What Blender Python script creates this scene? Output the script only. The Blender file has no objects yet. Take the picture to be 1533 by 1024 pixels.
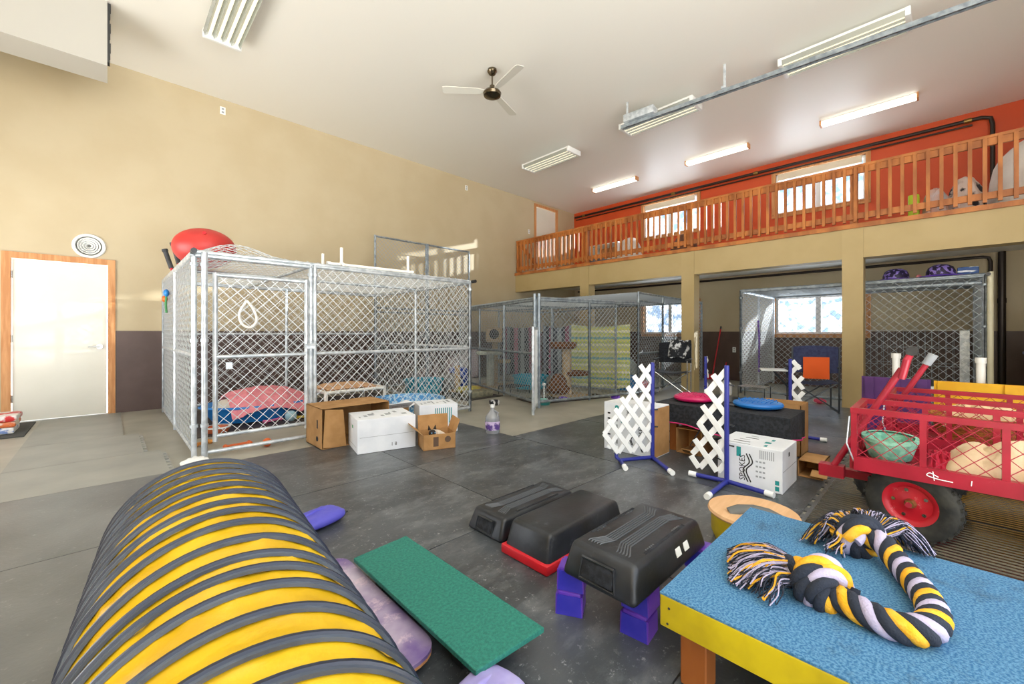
import bpy, bmesh, math, random
from mathutils import Vector, Matrix, noise, Euler
random.seed(7)
SC = bpy.context.scene
COL = SC.collection
PI = math.pi
def lin(h):
    h = h.lstrip('#'); o = []
    for i in (0, 2, 4):
        c = int(h[i:i+2], 16)/255
        o.append(c/12.92 if c <= .04045 else ((c+.055)/1.055)**2.4)
    return (*o, 1)
# ---------------------------------------------------------------- materials
MATS = {}
def mat(name, col, rough=.6, metal=0, col2=None, scale=8, lo=.4, hi=.6, detail=4, bump=0, bscale=None, spec=.5, stretch=None, trans=0, alpha=1, emit=0, coat=0):
    if name in MATS: return MATS[name]
    m = bpy.data.materials.new(name); m.use_nodes = True
    nt = m.node_tree; N = nt.nodes; L = nt.links
    b = N['Principled BSDF']
    b.inputs['Base Color'].default_value = lin(col)
    b.inputs['Roughness'].default_value = rough
    b.inputs['Metallic'].default_value = metal
    b.inputs['Specular IOR Level'].default_value = spec
    if trans: b.inputs['Transmission Weight'].default_value = trans
    if alpha < 1: b.inputs['Alpha'].default_value = alpha
    if coat: b.inputs['Coat Weight'].default_value = coat
    if emit:
        b.inputs['Emission Color'].default_value = lin(col); b.inputs['Emission Strength'].default_value = emit
    if col2 or bump:
        tc = N.new('ShaderNodeTexCoord'); src = tc.outputs['Object']
        if stretch:
            mp = N.new('ShaderNodeMapping'); mp.inputs['Scale'].default_value = stretch
            L.new(src, mp.inputs['Vector']); src = mp.outputs['Vector']
    if col2:
        n = N.new('ShaderNodeTexNoise'); n.inputs['Scale'].default_value = scale; n.inputs['Detail'].default_value = detail
        L.new(src, n.inputs['Vector'])
        r = N.new('ShaderNodeValToRGB'); e = r.color_ramp.elements
        e[0].position = lo; e[1].position = hi; e[0].color = lin(col); e[1].color = lin(col2)
        L.new(n.outputs['Fac'], r.inputs['Fac']); L.new(r.outputs['Color'], b.inputs['Base Color'])
    if bump:
        n2 = N.new('ShaderNodeTexNoise'); n2.inputs['Scale'].default_value = bscale or scale*2; n2.inputs['Detail'].default_value = 5
        L.new(src, n2.inputs['Vector'])
        bp = N.new('ShaderNodeBump'); bp.inputs['Strength'].default_value = bump; bp.inputs['Distance'].default_value = .01
        L.new(n2.outputs['Fac'], bp.inputs['Height']); L.new(bp.outputs['Normal'], b.inputs['Normal'])
    MATS[name] = m
    return m
def glass(name, tint='#ffffff', gloss=.08):
    m = bpy.data.materials.new(name); m.use_nodes = True
    nt = m.node_tree; N = nt.nodes; N.clear()
    o = N.new('ShaderNodeOutputMaterial'); t = N.new('ShaderNodeBsdfTransparent'); g = N.new('ShaderNodeBsdfGlossy'); x = N.new('ShaderNodeMixShader')
    t.inputs[0].default_value = lin(tint); g.inputs['Roughness'].default_value = .05; x.inputs[0].default_value = gloss
    nt.links.new(t.outputs[0], x.inputs[1]); nt.links.new(g.outputs[0], x.inputs[2]); nt.links.new(x.outputs[0], o.inputs[0])
    return m
def stripes(name, cols, axis, freq, rough=.9, wob=.02, bump=.3):
    """woven cloth: repeating colour bands along one object axis"""
    m = bpy.data.materials.new(name); m.use_nodes = True
    nt = m.node_tree; N = nt.nodes; L = nt.links; b = N['Principled BSDF']; b.inputs['Roughness'].default_value = rough
    tc = N.new('ShaderNodeTexCoord'); sp = N.new('ShaderNodeSeparateXYZ'); L.new(tc.outputs['Object'], sp.inputs[0])
    nz = N.new('ShaderNodeTexNoise'); nz.inputs['Scale'].default_value = 30; L.new(tc.outputs['Object'], nz.inputs['Vector'])
    ma = N.new('ShaderNodeMath'); ma.operation = 'MULTIPLY_ADD'; ma.inputs[1].default_value = wob; L.new(nz.outputs['Fac'], ma.inputs[0]); L.new(sp.outputs[axis], ma.inputs[2])
    mu = N.new('ShaderNodeMath'); mu.operation = 'MULTIPLY'; mu.inputs[1].default_value = freq; L.new(ma.outputs[0], mu.inputs[0])
    fr = N.new('ShaderNodeMath'); fr.operation = 'FRACT'; L.new(mu.outputs[0], fr.inputs[0])
    r = N.new('ShaderNodeValToRGB'); r.color_ramp.interpolation = 'CONSTANT'
    el = r.color_ramp.elements
    while len(el) < len(cols): el.new(.5)
    for i, c in enumerate(cols): el[i].position = i/len(cols); el[i].color = lin(c)
    L.new(fr.outputs[0], r.inputs['Fac']); L.new(r.outputs['Color'], b.inputs['Base Color'])
    bp = N.new('ShaderNodeBump'); bp.inputs['Strength'].default_value = bump; bp.inputs['Distance'].default_value = .01
    n2 = N.new('ShaderNodeTexNoise'); n2.inputs['Scale'].default_value = 60; L.new(tc.outputs['Object'], n2.inputs['Vector'])
    L.new(n2.outputs['Fac'], bp.inputs['Height']); L.new(bp.outputs['Normal'], b.inputs['Normal'])
    return m
# ---------------------------------------------------------------- mesh builder
class MB:
    def __init__(s): s.bm = bmesh.new(); s.M = None
    def _fin(s, vs, mi=0):
        if s.M is not None:
            for v in vs: v.co = s.M @ v.co
        if mi:
            fs = set(f for v in vs for f in v.link_faces)
            for f in fs: f.material_index = mi
    def box(s, c, d, rot=None, bev=0, seg=2, mi=0, taper=1.0):
        g = bmesh.ops.create_cube(s.bm, size=1)['verts']
        R = Euler(rot).to_matrix() if rot else None
        for v in g:
            k = taper if v.co.z > 0 else 1
            p = Vector((v.co.x*d[0]*k, v.co.y*d[1]*k, v.co.z*d[2]))
            if R: p = R @ p
            v.co = p + Vector(c)
        if bev:
            es = list(set(e for v in g for e in v.link_edges))
            r = bmesh.ops.bevel(s.bm, geom=es, offset=bev, segments=seg, profile=.5, affect='EDGES')
            g = list(set(r['verts']) | set(v for v in g if v.is_valid))
        s._fin(g, mi); return s
    def bx(s, x0, x1, y0, y1, z0, z1, **k):
        return s.box(((x0+x1)/2, (y0+y1)/2, (z0+z1)/2), (abs(x1-x0), abs(y1-y0), abs(z1-z0)), **k)
    def bar(s, a, b, r, n=10, r2=None, mi=0, cap=True):
        a = Vector(a); b = Vector(b); r2 = r if r2 is None else r2
        d = (b-a).normalized(); u = d.orthogonal().normalized(); w = d.cross(u)
        A = []; B = []
        for i in range(n):
            t = 2*PI*i/n; q = u*math.cos(t)+w*math.sin(t)
            A.append(s.bm.verts.new(a+q*r)); B.append(s.bm.verts.new(b+q*r2))
        for i in range(n): s.bm.faces.new((A[i], A[(i+1) % n], B[(i+1) % n], B[i]))
        if cap: s.bm.faces.new(A[::-1]); s.bm.faces.new(B)
        s._fin(A+B, mi); return s
    def tube(s, pts, r, n=8, closed=False, mi=0, rf=None, flat=1):
        pts = [Vector(p) for p in pts]; N = len(pts); rings = []; prev = None
        for i, p in enumerate(pts):
            if closed: d = pts[(i+1) % N]-pts[i-1]
            else: d = pts[min(i+1, N-1)]-pts[max(i-1, 0)]
            d.normalize()
            if prev is None: u = d.orthogonal().normalized()
            else:
                u = prev-d*prev.dot(d)
                u = u.normalized() if u.length > 1e-6 else d.orthogonal().normalized()
            prev = u; w = d.cross(u); rr = r if rf is None else r*rf(i/(N-1))
            rings.append([s.bm.verts.new(p+(u*math.cos(2*PI*k/n)+w*math.sin(2*PI*k/n)*flat)*rr) for k in range(n)])
        for i in range(N if closed else N-1):
            A = rings[i]; B = rings[(i+1) % N]
            for k in range(n): s.bm.faces.new((A[k], A[(k+1) % n], B[(k+1) % n], B[k]))
        if not closed: s.bm.faces.new(rings[0][::-1]); s.bm.faces.new(rings[-1])
        s._fin([v for q in rings for v in q], mi); return s
    def lathe(s, prof, n=28, c=(0, 0, 0), mi=0, sx=1, sy=1, wob=None):
        c = Vector(c); rings = []
        for r, z in prof:
            if r < 1e-6: rings.append([s.bm.verts.new(c+Vector((0, 0, z)))])
            else: rings.append([s.bm.verts.new(c+Vector((r*sx*math.cos(2*PI*k/n), r*sy*math.sin(2*PI*k/n), z))*(1)) for k in range(n)])
        for A, B in zip(rings, rings[1:]):
            for k in range(n):
                k2 = (k+1) % n
                if len(A) == 1 and len(B) == 1: continue
                if len(A) == 1: s.bm.faces.new((A[0], B[k2], B[k]))
                elif len(B) == 1: s.bm.faces.new((A[k], A[k2], B[0]))
                else: s.bm.faces.new((A[k], A[k2], B[k2], B[k]))
        s._fin([v for q in rings for v in q], mi); return s
    def prism(s, poly, z0, z1, bev=0, mi=0, axis='z'):
        f = {'z': lambda p, t: (p[0], p[1], t), 'y': lambda p, t: (p[0], t, p[1]), 'x': lambda p, t: (t, p[0], p[1])}[axis]
        A = [s.bm.verts.new(f(p, z0)) for p in poly]; B = [s.bm.verts.new(f(p, z1)) for p in poly]; n = len(poly)
        fs = [s.bm.faces.new(A[::-1]), s.bm.faces.new(B)]
        for i in range(n): fs.append(s.bm.faces.new((A[i], A[(i+1) % n], B[(i+1) % n], B[i])))
        vs = A+B
        if bev:
            r = bmesh.ops.bevel(s.bm, geom=list(set(e for v in vs for e in v.link_edges)), offset=bev, segments=2, profile=.5, affect='EDGES')
            vs = list(set(r['verts']) | set(v for v in vs if v.is_valid))
        s._fin(vs, mi); return s
    def ball(s, c, r, u=16, v=10, mi=0):
        if not hasattr(r, '__len__'): r = (r, r, r)
        g = bmesh.ops.create_uvsphere(s.bm, u_segments=u, v_segments=v, radius=1)['verts']
        for q in g: q.co = Vector((q.co.x*r[0], q.co.y*r[1], q.co.z*r[2]))+Vector(c)
        s._fin(g, mi); return s
    def surf(s, f, nu, nv, mi=0, thick=0, closed=False):
        """grid surface f(u,v); thick>0 gives it a second skin so that it is a solid sheet"""
        V = [[s.bm.verts.new(Vector(f(i/nu, j/nv))) for j in range(nv+1)] for i in range(nu+1)]
        vs = [v for r in V for v in r]
        fs = []
        for i in range(nu):
            for j in range(nv): fs.append(s.bm.faces.new((V[i][j], V[i+1][j], V[i+1][j+1], V[i][j+1])))
        if thick:
            s.bm.normal_update()
            W = [[s.bm.verts.new(v.co-v.normal*thick) for v in r] for r in V]
            for i in range(nu):
                for j in range(nv): s.bm.faces.new((W[i][j], W[i][j+1], W[i+1][j+1], W[i+1][j]))
            for i in range(nu):
                s.bm.faces.new((V[i][0], W[i][0], W[i+1][0], V[i+1][0])); s.bm.faces.new((V[i][nv], V[i+1][nv], W[i+1][nv], W[i][nv]))
            for j in range(nv):
                s.bm.faces.new((V[0][j], V[0][j+1], W[0][j+1], W[0][j])); s.bm.faces.new((V[nu][j], W[nu][j], W[nu][j+1], V[nu][j+1]))
            vs += [v for r in W for v in r]
        s._fin(vs, mi); return s
    def link(s, o, u, v, W, Hh, p=.066, r=.0032):
        """chain link fabric on the rectangle o + a*u + b*v: two families of wires crossing at 90 degrees"""
        o = Vector(o); u = Vector(u).normalized(); v = Vector(v).normalized(); nrm = u.cross(v)
        for fam in (1, -1):
            k = -Hh if fam == 1 else 0
            end = W if fam == 1 else W+Hh
            while k < end:
                # line a = k + fam*b
                b0, b1 = 0, Hh
                if fam == 1: b0 = max(0, -k); b1 = min(Hh, W-k)
                else: b0 = max(0, k-W); b1 = min(Hh, k)
                if b1-b0 > .01:
                    P = o+u*(k+fam*b0)+v*b0+nrm*(r*fam); Q = o+u*(k+fam*b1)+v*b1+nrm*(r*fam)
                    s.bar(P, Q, r, n=4, cap=False)
                k += p
        return s
    def build(s, name, m, parent=None, smooth=True, angle=40, keep=False):
        bmesh.ops.recalc_face_normals(s.bm, faces=s.bm.faces[:])
        me = bpy.data.meshes.new(name); s.bm.to_mesh(me); s.bm.free()
        for q in (m if isinstance(m, (list, tuple)) else [m]): me.materials.append(q)
        if smooth:
            me.polygons.foreach_set('use_smooth', [True]*len(me.polygons))
            me.set_sharp_from_angle(angle=math.radians(angle))
        o = bpy.data.objects.new(name, me); COL.objects.link(o)
        if parent is not None:
            o.parent = parent
            o.matrix_parent_inverse = parent.matrix_basis.inverted()
        elif not keep:
            xs = [v.co for v in me.vertices]
            c = Vector(((min(p.x for p in xs)+max(p.x for p in xs))/2, (min(p.y for p in xs)+max(p.y for p in xs))/2, min(p.z for p in xs)))
            me.transform(Matrix.Translation(-c)); o.location = c
        return o
def tag(o, label, cat, group=None, kind=None):
    o['label'] = label; o['category'] = cat
    if group: o['group'] = group
    if kind: o['kind'] = kind
    return o
def thing(name, label, cat, loc=(0, 0, 0), group=None):
    o = bpy.data.objects.new(name, None); COL.objects.link(o); o.location = loc; o.empty_display_size = .1
    return tag(o, label, cat, group)
def place(o, loc, rz=0):
    o.location = loc; o.rotation_euler = (0, 0, rz); return o
def dup(o, loc=None, rz=None, label=None):
    def cp(q, par):
        c = q.copy(); COL.objects.link(c)
        if par is not None: c.parent = par
        for ch in KIDS(q): cp(ch, c)
        return c
    c = cp(o, None)
    if loc is not None: c.location = loc
    if rz is not None: c.rotation_euler = (0, 0, rz)
    if label: c['label'] = label
    return c
def KIDS(q): return [x for x in bpy.data.objects if x.parent == q]
def struct(o): o['kind'] = 'structure'; return o
def text(s, size, m, parent, loc, rot, name='printing', depth=.0006, sx=1, align='CENTER'):
    cu = bpy.data.curves.new(name, 'FONT'); cu.body = s; cu.size = size; cu.extrude = depth; cu.align_x = align; cu.align_y = 'CENTER'; cu.resolution_u = 2
    t = bpy.data.objects.new(name, cu); COL.objects.link(t)
    me = bpy.data.meshes.new_from_object(t); bpy.data.objects.remove(t); bpy.data.curves.remove(cu)
    me.name = name; me.transform(Matrix.Translation(loc) @ Euler(rot).to_matrix().to_4x4() @ Matrix.Diagonal((sx, 1, 1, 1)))
    me.materials.clear(); me.materials.append(m)
    o = bpy.data.objects.new(name, me); COL.objects.link(o); o.parent = parent
    if parent.type == 'EMPTY': o.matrix_parent_inverse = parent.matrix_basis.inverted()
    return o
def smooth_path(pts, n=8):
    """Catmull-Rom through the points"""
    P = [Vector(p) for p in pts]; P = [P[0]*2-P[1]]+P+[P[-1]*2-P[-2]]; out = []
    for i in range(1, len(P)-2):
        for k in range(n):
            t = k/n; a, b, c, d = P[i-1:i+3]
            out.append(.5*((2*b)+(c-a)*t+(2*a-5*b+4*c-d)*t*t+(3*b-a-3*c+d)*t**3))
    out.append(P[-2]); return out
def nz(x, y, z=0, s=1): return noise.noise(Vector((x*s, y*s, z*s)))

# palette
M_galv = mat('galvanised_steel', '#b3bbc1', .36, .5, col2='#d5dbdf', scale=14, bump=.05)
M_wire = mat('galvanised_wire', '#d3d8da', .4, .25)
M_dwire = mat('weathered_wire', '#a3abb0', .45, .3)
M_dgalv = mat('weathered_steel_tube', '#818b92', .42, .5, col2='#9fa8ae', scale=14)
M_wood = mat('stained_pine', '#bf7636', .5, col2='#9c5a26', scale=5, stretch=(1, 1, .4), bump=.08)
M_trimw = mat('pine_trim', '#d39a63', .5, col2='#bd7f48', scale=4, stretch=(6, 6, .6))
M_white = mat('white_plastic', '#eceeec', .4)
M_pvc = mat('pvc_pipe', '#ecebe4', .35)
M_black = mat('black_plastic', '#25272a', .38, col2='#3a3d41', scale=7, bump=.05)
M_blackfab = mat('black_fabric', '#14161b', .9, col2='#262a31', scale=40, bump=.3)
M_chrome = mat('chrome', '#c9ccce', .18, 1)
M_card = mat('cardboard', '#b58a58', .85, col2='#a67c4b', scale=7, bump=.05)
M_cardin = mat('cardboard_inside', '#94693f', .9, col2='#86603a', scale=6)
M_boxwhite = mat('white_carton', '#e9edf2', .6, col2='#dfe4ea', scale=5)
M_ink = mat('black_ink', '#1d1f22', .7)
M_tealink = mat('teal_ink', '#1f8f8f', .7)
M_greenink = mat('green_ink', '#2f9a5a', .7)
M_greyink = mat('grey_ink', '#9aa0a4', .7)
M_blue = mat('blue_plastic', '#1976c4', .35, col2='#2a86d2', scale=6)
M_red = mat('red_plastic', '#c81a28', .4)
M_yel = mat('yellow_paint', '#cfba16', .45, col2='#b8a314', scale=6, bump=.1)
M_purp = mat('purple_plastic', '#5a35b0', .35, col2='#7a4ac0', scale=4)
M_navytube = mat('blue_powder_coat', '#28308c', .4)
M_rubber = mat('tyre_rubber', '#232422', .85, col2='#3a3933', scale=12, bump=.3, bscale=40)
# ================================================================ SETTING
X1, Y1, ZC = 10.5, 8.0, 4.86        # back wall, left wall, ceiling
XF = 7.9                            # front face of the loft
M_tan = mat('tan_wall_paint', '#c0b191', .55, col2='#bbab8a', scale=1.5, bump=.06, bscale=120)
M_olive = mat('beam_paint', '#b8a272', .5, col2='#b39d6c', scale=2, bump=.05, bscale=120)
M_brown = mat('brown_wainscot_paint', '#5a4740', .42, col2='#524039', scale=3, bump=.08, bscale=70)
M_orange = mat('orange_wall_paint', '#cf4f1d', .5, col2='#c94a1a', scale=2, bump=.05, bscale=120)
M_ceil = mat('ceiling_paint', '#eceae2', .42, bump=.03, bscale=3, spec=.6)
M_doorw = mat('door_paint', '#e3e0d2', .3, col2='#dfdccd', scale=2)
# concrete
M_conc = mat('concrete', '#a9a699', .45, col2='#8e8b7f', scale=2.2, lo=.3, hi=.75, detail=8, bump=.06, bscale=30)
struct(MB().bx(-2.4, X1+.15, -1.6, Y1+.15, -.2, 0).bx(3.5, X1+.15, -2.6, -1.6, -.2, 0).build('floor', M_conc, smooth=False))
struct(MB().bx(-2.4, X1+.15, -2.6, Y1+.15, ZC, ZC+.15).build('ceiling', M_ceil, smooth=False))
w = MB()
def cells(mb, axis, at, th, us, zs, holes, mi_of):
    for u0, u1 in zip(us, us[1:]):
        for z0, z1 in zip(zs, zs[1:]):
            uc, zc = (u0+u1)/2, (z0+z1)/2
            if any(a < uc < b and c < zc < d for a, b, c, d in holes): continue
            if axis == 'x': mb.bx(at, at+th, u0, u1, z0, z1, mi=mi_of(zc))
            else: mb.bx(u0, u1, at, at+th, z0, z1, mi=mi_of(zc))
WIN = [(.98, 2.49, 1.09, 1.89), (4.18, 5.62, 1.09, 1.89), (.98, 2.49, 3.70, 4.58), (4.18, 5.62, 3.70, 4.58)]
cells(w, 'x', X1, .15, [-4, .98, 2.49, 4.18, 5.62, Y1+.15], [0, 1.09, 1.89, 2.6, 3.70, 4.58, ZC], WIN, lambda z: 0 if z < 2.6 else 1)
struct(w.build('wall_back', [M_tan, M_orange], smooth=False))
DOORS = [(-.88, -.02, 0, 2.05), (-2.2, -1.25, 0, 2.05), (8.72, 9.6, 2.72, 4.72)]
w = MB()
cells(w, 'y', Y1, .15, [-2.4, -2.2, -1.25, -.88, -.02, 8.72, 9.6, X1], [0, 2.05, 2.72, 4.72, ZC], DOORS, lambda z: 0)
struct(w.build('wall_left', M_tan, smooth=False))
struct(MB().bx(3.5, X1+.15, -2.6, -2.45, 0, ZC).build('wall_right', M_tan, smooth=False))
w = MB()
cells(w, 'x', -2.55, .15, [-1.6, 3.6, 6.9, Y1+.15], [0, 2.5, ZC], [(3.6, 6.9, 0, 2.5)], lambda z: 0)  # added out-of-view wall: dims the left side, its opening lights the left floor
struct(w.build('wall_added', M_tan, smooth=False))
# wainscot panels
def trim(n, mb, m): return struct(mb.build('trim_%d' % n, m, smooth=False))
trim(1, MB().bx(.06, X1-.02, Y1-.014, Y1, 0, 1.145), M_brown)
trim(2, MB().bx(X1-.014, X1, -2.4, Y1-.02, 0, 1.05).bx(X1-.014, X1, -2.4, .93, 1.05, 1.145).bx(X1-.014, X1, 2.54, 4.13, 1.05, 1.145).bx(X1-.014, X1, 5.67, Y1-.02, 1.05, 1.145), M_brown)
# doors in the left wall
def door(n, x0, x1, z0, z1, handle):
    d = struct(MB().bx(x0+.012, x1-.012, Y1+.01, Y1+.05, z0+.012, z1-.012).build('door_%d' % n, M_doorw, smooth=False))
    f = MB()
    for a, b in ((x0-.075, x0), (x1, x1+.075)): f.bx(a, b, Y1-.022, Y1+.1, z0, z1)
    f.bx(x0-.075, x1+.075, Y1-.022, Y1+.1, z1, z1+.075)
    f.build('door_frame', M_trimw, d, smooth=False)
    if handle:
        hx, hz = handle
        MB().bar((hx, Y1+.01, hz), (hx, Y1-.012, hz), .032, 18).bar((hx, Y1-.01, hz), (hx, Y1-.055, hz), .011).bar((hx+.01, Y1-.055, hz), (hx-.11, Y1-.055, hz), .01, r2=.008).build('door_handle', M_chrome, d)
    h = MB()
    for zz in (.25, 1.0, 1.8):
        h.bar((x0+.008, Y1+.004, z0+zz), (x0+.008, Y1+.004, z0+zz+.09), .008)
    h.build('hinge', M_chrome, d)
    return d
door(1, -.88, -.02, 0, 2.05, (-.1, .93))
door(2, -2.2, -1.25, 0, 2.05, (-1.32, 1.0))
door(3, 8.72, 9.6, 2.72, 4.72, (8.8, 3.65))
# loft: slab, front beam, edge trim, columns
struct(MB().bx(XF+.02, X1, -2.45, Y1, 2.45, 2.70).build('floor_loft', M_ceil, smooth=False))
struct(MB().bx(XF, XF+.25, -2.45, Y1, 2.22, 2.66).build('trim_3', M_olive, smooth=False))
trim(4, MB().bx(XF-.035, XF+.25, -2.45, Y1, 2.66, 2.725), M_wood)
def column(y0, y1, n):
    o = MB().bx(XF-.012, XF+.24, y0, y1, 0, 2.66).build('trim_%d' % n, M_olive, smooth=False); return struct(o)
for k, (a, b) in enumerate(((.765, 1.01), (3.205, 3.445), (5.60, 5.845))): column(a, b, 5+k)
M_glass = glass('window_glass', '#eef4fb', .06)
M_vinyl = mat('vinyl_sash', '#eef0f2', .35)
for n, (y0, y1, z0, z1) in enumerate(WIN):
    f = MB()
    for a, b, c, d in ((y0, y1, z0, z0+.045), (y0, y1, z1-.045, z1), (y0, y0+.045, z0+.045, z1-.045), (y1-.045, y1, z0+.045, z1-.045)): f.bx(X1+.04, X1+.1, a, b, c, d)
    ym = y0+(y1-y0)*.5
    f.bx(X1+.035, X1+.1, ym-.045, ym+.045, z0+.045, z1-.045)
    wn = struct(f.build('window_%d' % (n+1), M_vinyl, smooth=False))
    c = MB(); t = .075
    for a, b, p, q in ((y0-t, y1+t, z0-t, z0), (y0-t, y1+t, z1, z1+t), (y0-t, y0, z0, z1), (y1, y1+t, z0, z1)): c.bx(X1-.03, X1+.04, a, b, p, q)
    c.bx(X1-.05, X1+.04, y0-t, y1+t, z0-.012, z0+.006)
    c.build('window_casing', M_trimw, wn, smooth=False)
    for a, b in ((y0+.045, ym-.045), (ym+.045, y1-.045)): MB().bx(X1+.062, X1+.068, a, b, z0+.045, z1-.045).build('pane', M_glass, wn, smooth=False)
# valance rolled above loft windows
for n, (y0, y1) in enumerate(((.98, 2.49), (4.18, 5.62))):
    tag(MB().bx(X1-.07, X1-.032, y0+.05, y1-.05, 4.42, 4.56, bev=.01).build('window_blind', mat('blind_fabric', '#e6dac2', .7)), ('cream rolled blind above the loft window nearer the white sheet', 'cream rolled blind above the loft window nearer the loft door')[n], 'blind')
# boxed bulkhead near the ceiling, upper left
b = MB().bx(-2.4, -.02, 6.53, 6.99, 4.13, ZC).build('trim_8', mat('bulkhead_paint', '#b4b1a8', .5), smooth=False); struct(b)
s = MB()
for k in range(9): s.bx(-.02, .0+.004*(k % 3), 6.53+k*.003, 6.62, 4.17+k*.076, 4.17+k*.076+.074)
s.build('insulation_strip', mat('dark_foam', '#3a3b3a', .9), b, smooth=False)

# ---------------------------------------------------------------- railing
rl = thing('loft_railing', 'stained wooden railing with close balusters along the edge of the loft', 'railing', (XF, 3, 2.725))
MB().bx(XF+.0, XF+.09, -2.4, Y1-.02, 3.56, 3.598, bev=.004).build('top_rail', M_wood, rl, smooth=False)
MB().bx(XF+.012, XF+.05, -2.4, Y1-.02, 3.47, 3.56).build('under_rail', M_wood, rl, smooth=False)
MB().bx(XF+.012, XF+.05, -2.4, Y1-.02, 2.80, 2.885).build('bottom_rail', M_wood, rl, smooth=False)
y = Y1-.09
bal = None
while y > -2.4:
    bl = MB().bx(XF-.026, XF+.012, y-.019, y+.019, 2.755, 3.555).build('baluster', M_wood, rl, smooth=False)
    y -= .126
for y in (7.93, 5.72, 3.32, .88, -1.56):
    MB().bx(XF+.05, XF+.14, y-.045, y+.045, 2.725, 3.56).build('railing_post', M_wood, rl, smooth=False)
MB().box((XF+.07, 7.56, 3.16), (.035, .085, .86), rot=(math.radians(-43), 0, 0)).build('diagonal_brace', M_wood, rl, smooth=False)
# ---------------------------------------------------------------- ceiling fittings
M_fixw = mat('fixture_enamel', '#e9e9e4', .35)
M_reflect = mat('fixture_reflector', '#aeb3ae', .25, .5)
M_tube = mat('fluorescent_tube', '#f1ead2', .4, emit=.5)
def shop_light():
    t = thing('ceiling_light', '', 'ceiling light', group='four-tube lights under the main ceiling')
    MB().bx(-.05, .05, -.4, .4, 0, .075).build('mount', M_reflect, t, smooth=False)
    MB().bx(-.19, .19, -.61, .61, -.035, 0).build('housing', M_fixw, t, smooth=False)
    for y in (-.62, .62):
        MB().bx(-.2, .2, y-.025, y+.025, -.1, 0, bev=.008).build('end_cap', M_white, t)
    for k in range(4):
        x = -.135+.09*k
        MB().bar((x, -.6, -.07), (x, .6, -.07), .0165, 12).build('tube', M_tube, t)
    for k in range(5):
        x = -.18+.09*k
        MB().prism([(x-.018, -.035), (x+.018, -.035), (x, -.095)], -.6, .6, axis='y').build('reflector_fin', M_reflect, t, smooth=False)
    return t
proto = shop_light()
FX = [(1.0, 5.55, 'four-tube ceiling light at the left, nearest the boxed bulkhead'), (6.63, 5.68, 'four-tube ceiling light beyond the fan, nearest the loft door'),
      (6.62, 3.28, 'four-tube ceiling light directly above the end of the overhead rail'), (6.62, .86, 'four-tube ceiling light hugging the right part of the overhead rail')]
for k, (x, y, l) in enumerate(FX):
    o = proto if k == 0 else dup(proto)
    o.location = (x, y, ZC-.075); o['label'] = l
M_diff = mat('light_diffuser', '#f4f1e8', .5, emit=1.6)
def strip_light():
    t = thing('loft_light', '', 'ceiling light', group='wraparound lights on the loft ceiling')
    MB().bx(-.06, .06, -.61, .61, -.02, 0).build('housing', M_fixw, t, smooth=False)
    MB().bx(-.065, .065, -.605, .605, -.085, -.02, bev=.015).build('diffuser', M_diff, t)
    for y in (-.615, .615): MB().bx(-.068, .068, y-.012, y+.012, -.09, 0).build('end_cap', M_trimw, t, smooth=False)
    return t
proto = strip_light()
for k, (y, l) in enumerate(((5.65, 'slim white light on the loft ceiling nearest the loft door'), (3.23, 'slim white light on the loft ceiling, middle of the three'), (.84, 'slim white light on the loft ceiling nearest the white sheet'))):
    o = proto if k == 0 else dup(proto)
    o.location = (9.06, y, ZC); o['label'] = l
fan = thing('ceiling_fan', 'ceiling fan with dark bronze motor and pale blades', 'ceiling fan', (3.9, 4.42, ZC))
M_bronze = mat('polished_nickel', '#6d6250', .2, .95)
fx, fy = 3.9, 4.42
MB().lathe([(0, ZC), (.065, ZC), (.07, ZC-.03), (.045, ZC-.07), (.02, ZC-.085), (0, ZC-.085)], c=(fx, fy, 0)).build('canopy', M_bronze, fan)
MB().bar((fx, fy, ZC-.08), (fx, fy, ZC-.25), .011).build('down_rod', M_bronze, fan)
MB().lathe([(0, ZC-.23), (.035, ZC-.23), (.045, ZC-.27), (.05, ZC-.29), (.11, ZC-.31), (.13, ZC-.34), (.12, ZC-.375), (.06, ZC-.4), (0, ZC-.405)], c=(fx, fy, 0)).build('motor', M_bronze, fan)
M_blade = mat('fan_blade', '#d9d7cc', .4)
for k in range(3):
    q = MB(); a = math.radians(20+120*k)
    q.M = Matrix.Translation((fx, fy, ZC-.315)) @ Matrix.Rotation(a, 4, 'Z') @ Matrix.Rotation(math.radians(9), 4, 'X')
    q.prism([(.1, -.03), (.2, -.055), (.66, -.07), (.7, -.05), (.7, .05), (.66, .07), (.2, .055), (.1, .03)], -.004, .004)
    q.build('blade', M_blade, fan, smooth=False)
# overhead door-opener rail
op = thing('overhead_rail', 'grey steel door opener rail hanging under the ceiling', 'rail', (6.25, 1.5, 4.5))
A = Vector((6.02, 3.62, 4.5)); B = Vector((6.5, -2.4, 4.5))
d = (B-A).normalized(); n_ = Vector((-d.y, d.x, 0))
q = MB(); ang = math.atan2(d.y, d.x)
q.box((A+B)/2, ((B-A).length, .07, .012), rot=(0, 0, ang)).box((A+B)/2+n_*.03+Vector((0, 0, -.025)), ((B-A).length, .012, .05), rot=(0, 0, ang)).box((A+B)/2-n_*.03+Vector((0, 0, -.025)), ((B-A).length, .012, .05), rot=(0, 0, ang))
q.build('track', M_dgalv, op, smooth=False)
q = MB().box(A+d*.32+Vector((0, 0, .07)), (.5, .19, .12), rot=(0, 0, ang), bev=.015); q.build('motor_unit', M_galv, op)
for t_ in (.1, 1.55, 4.4):
    p = A+d*t_
    MB().box(p+Vector((0, 0, .18)), (.035, .004, .36), rot=(0, 0, ang)).box(p+Vector((0, 0, .02)), (.06, .12, .03), rot=(0, 0, ang)).build('hanger', M_galv, op, smooth=False)
q = MB()
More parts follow.
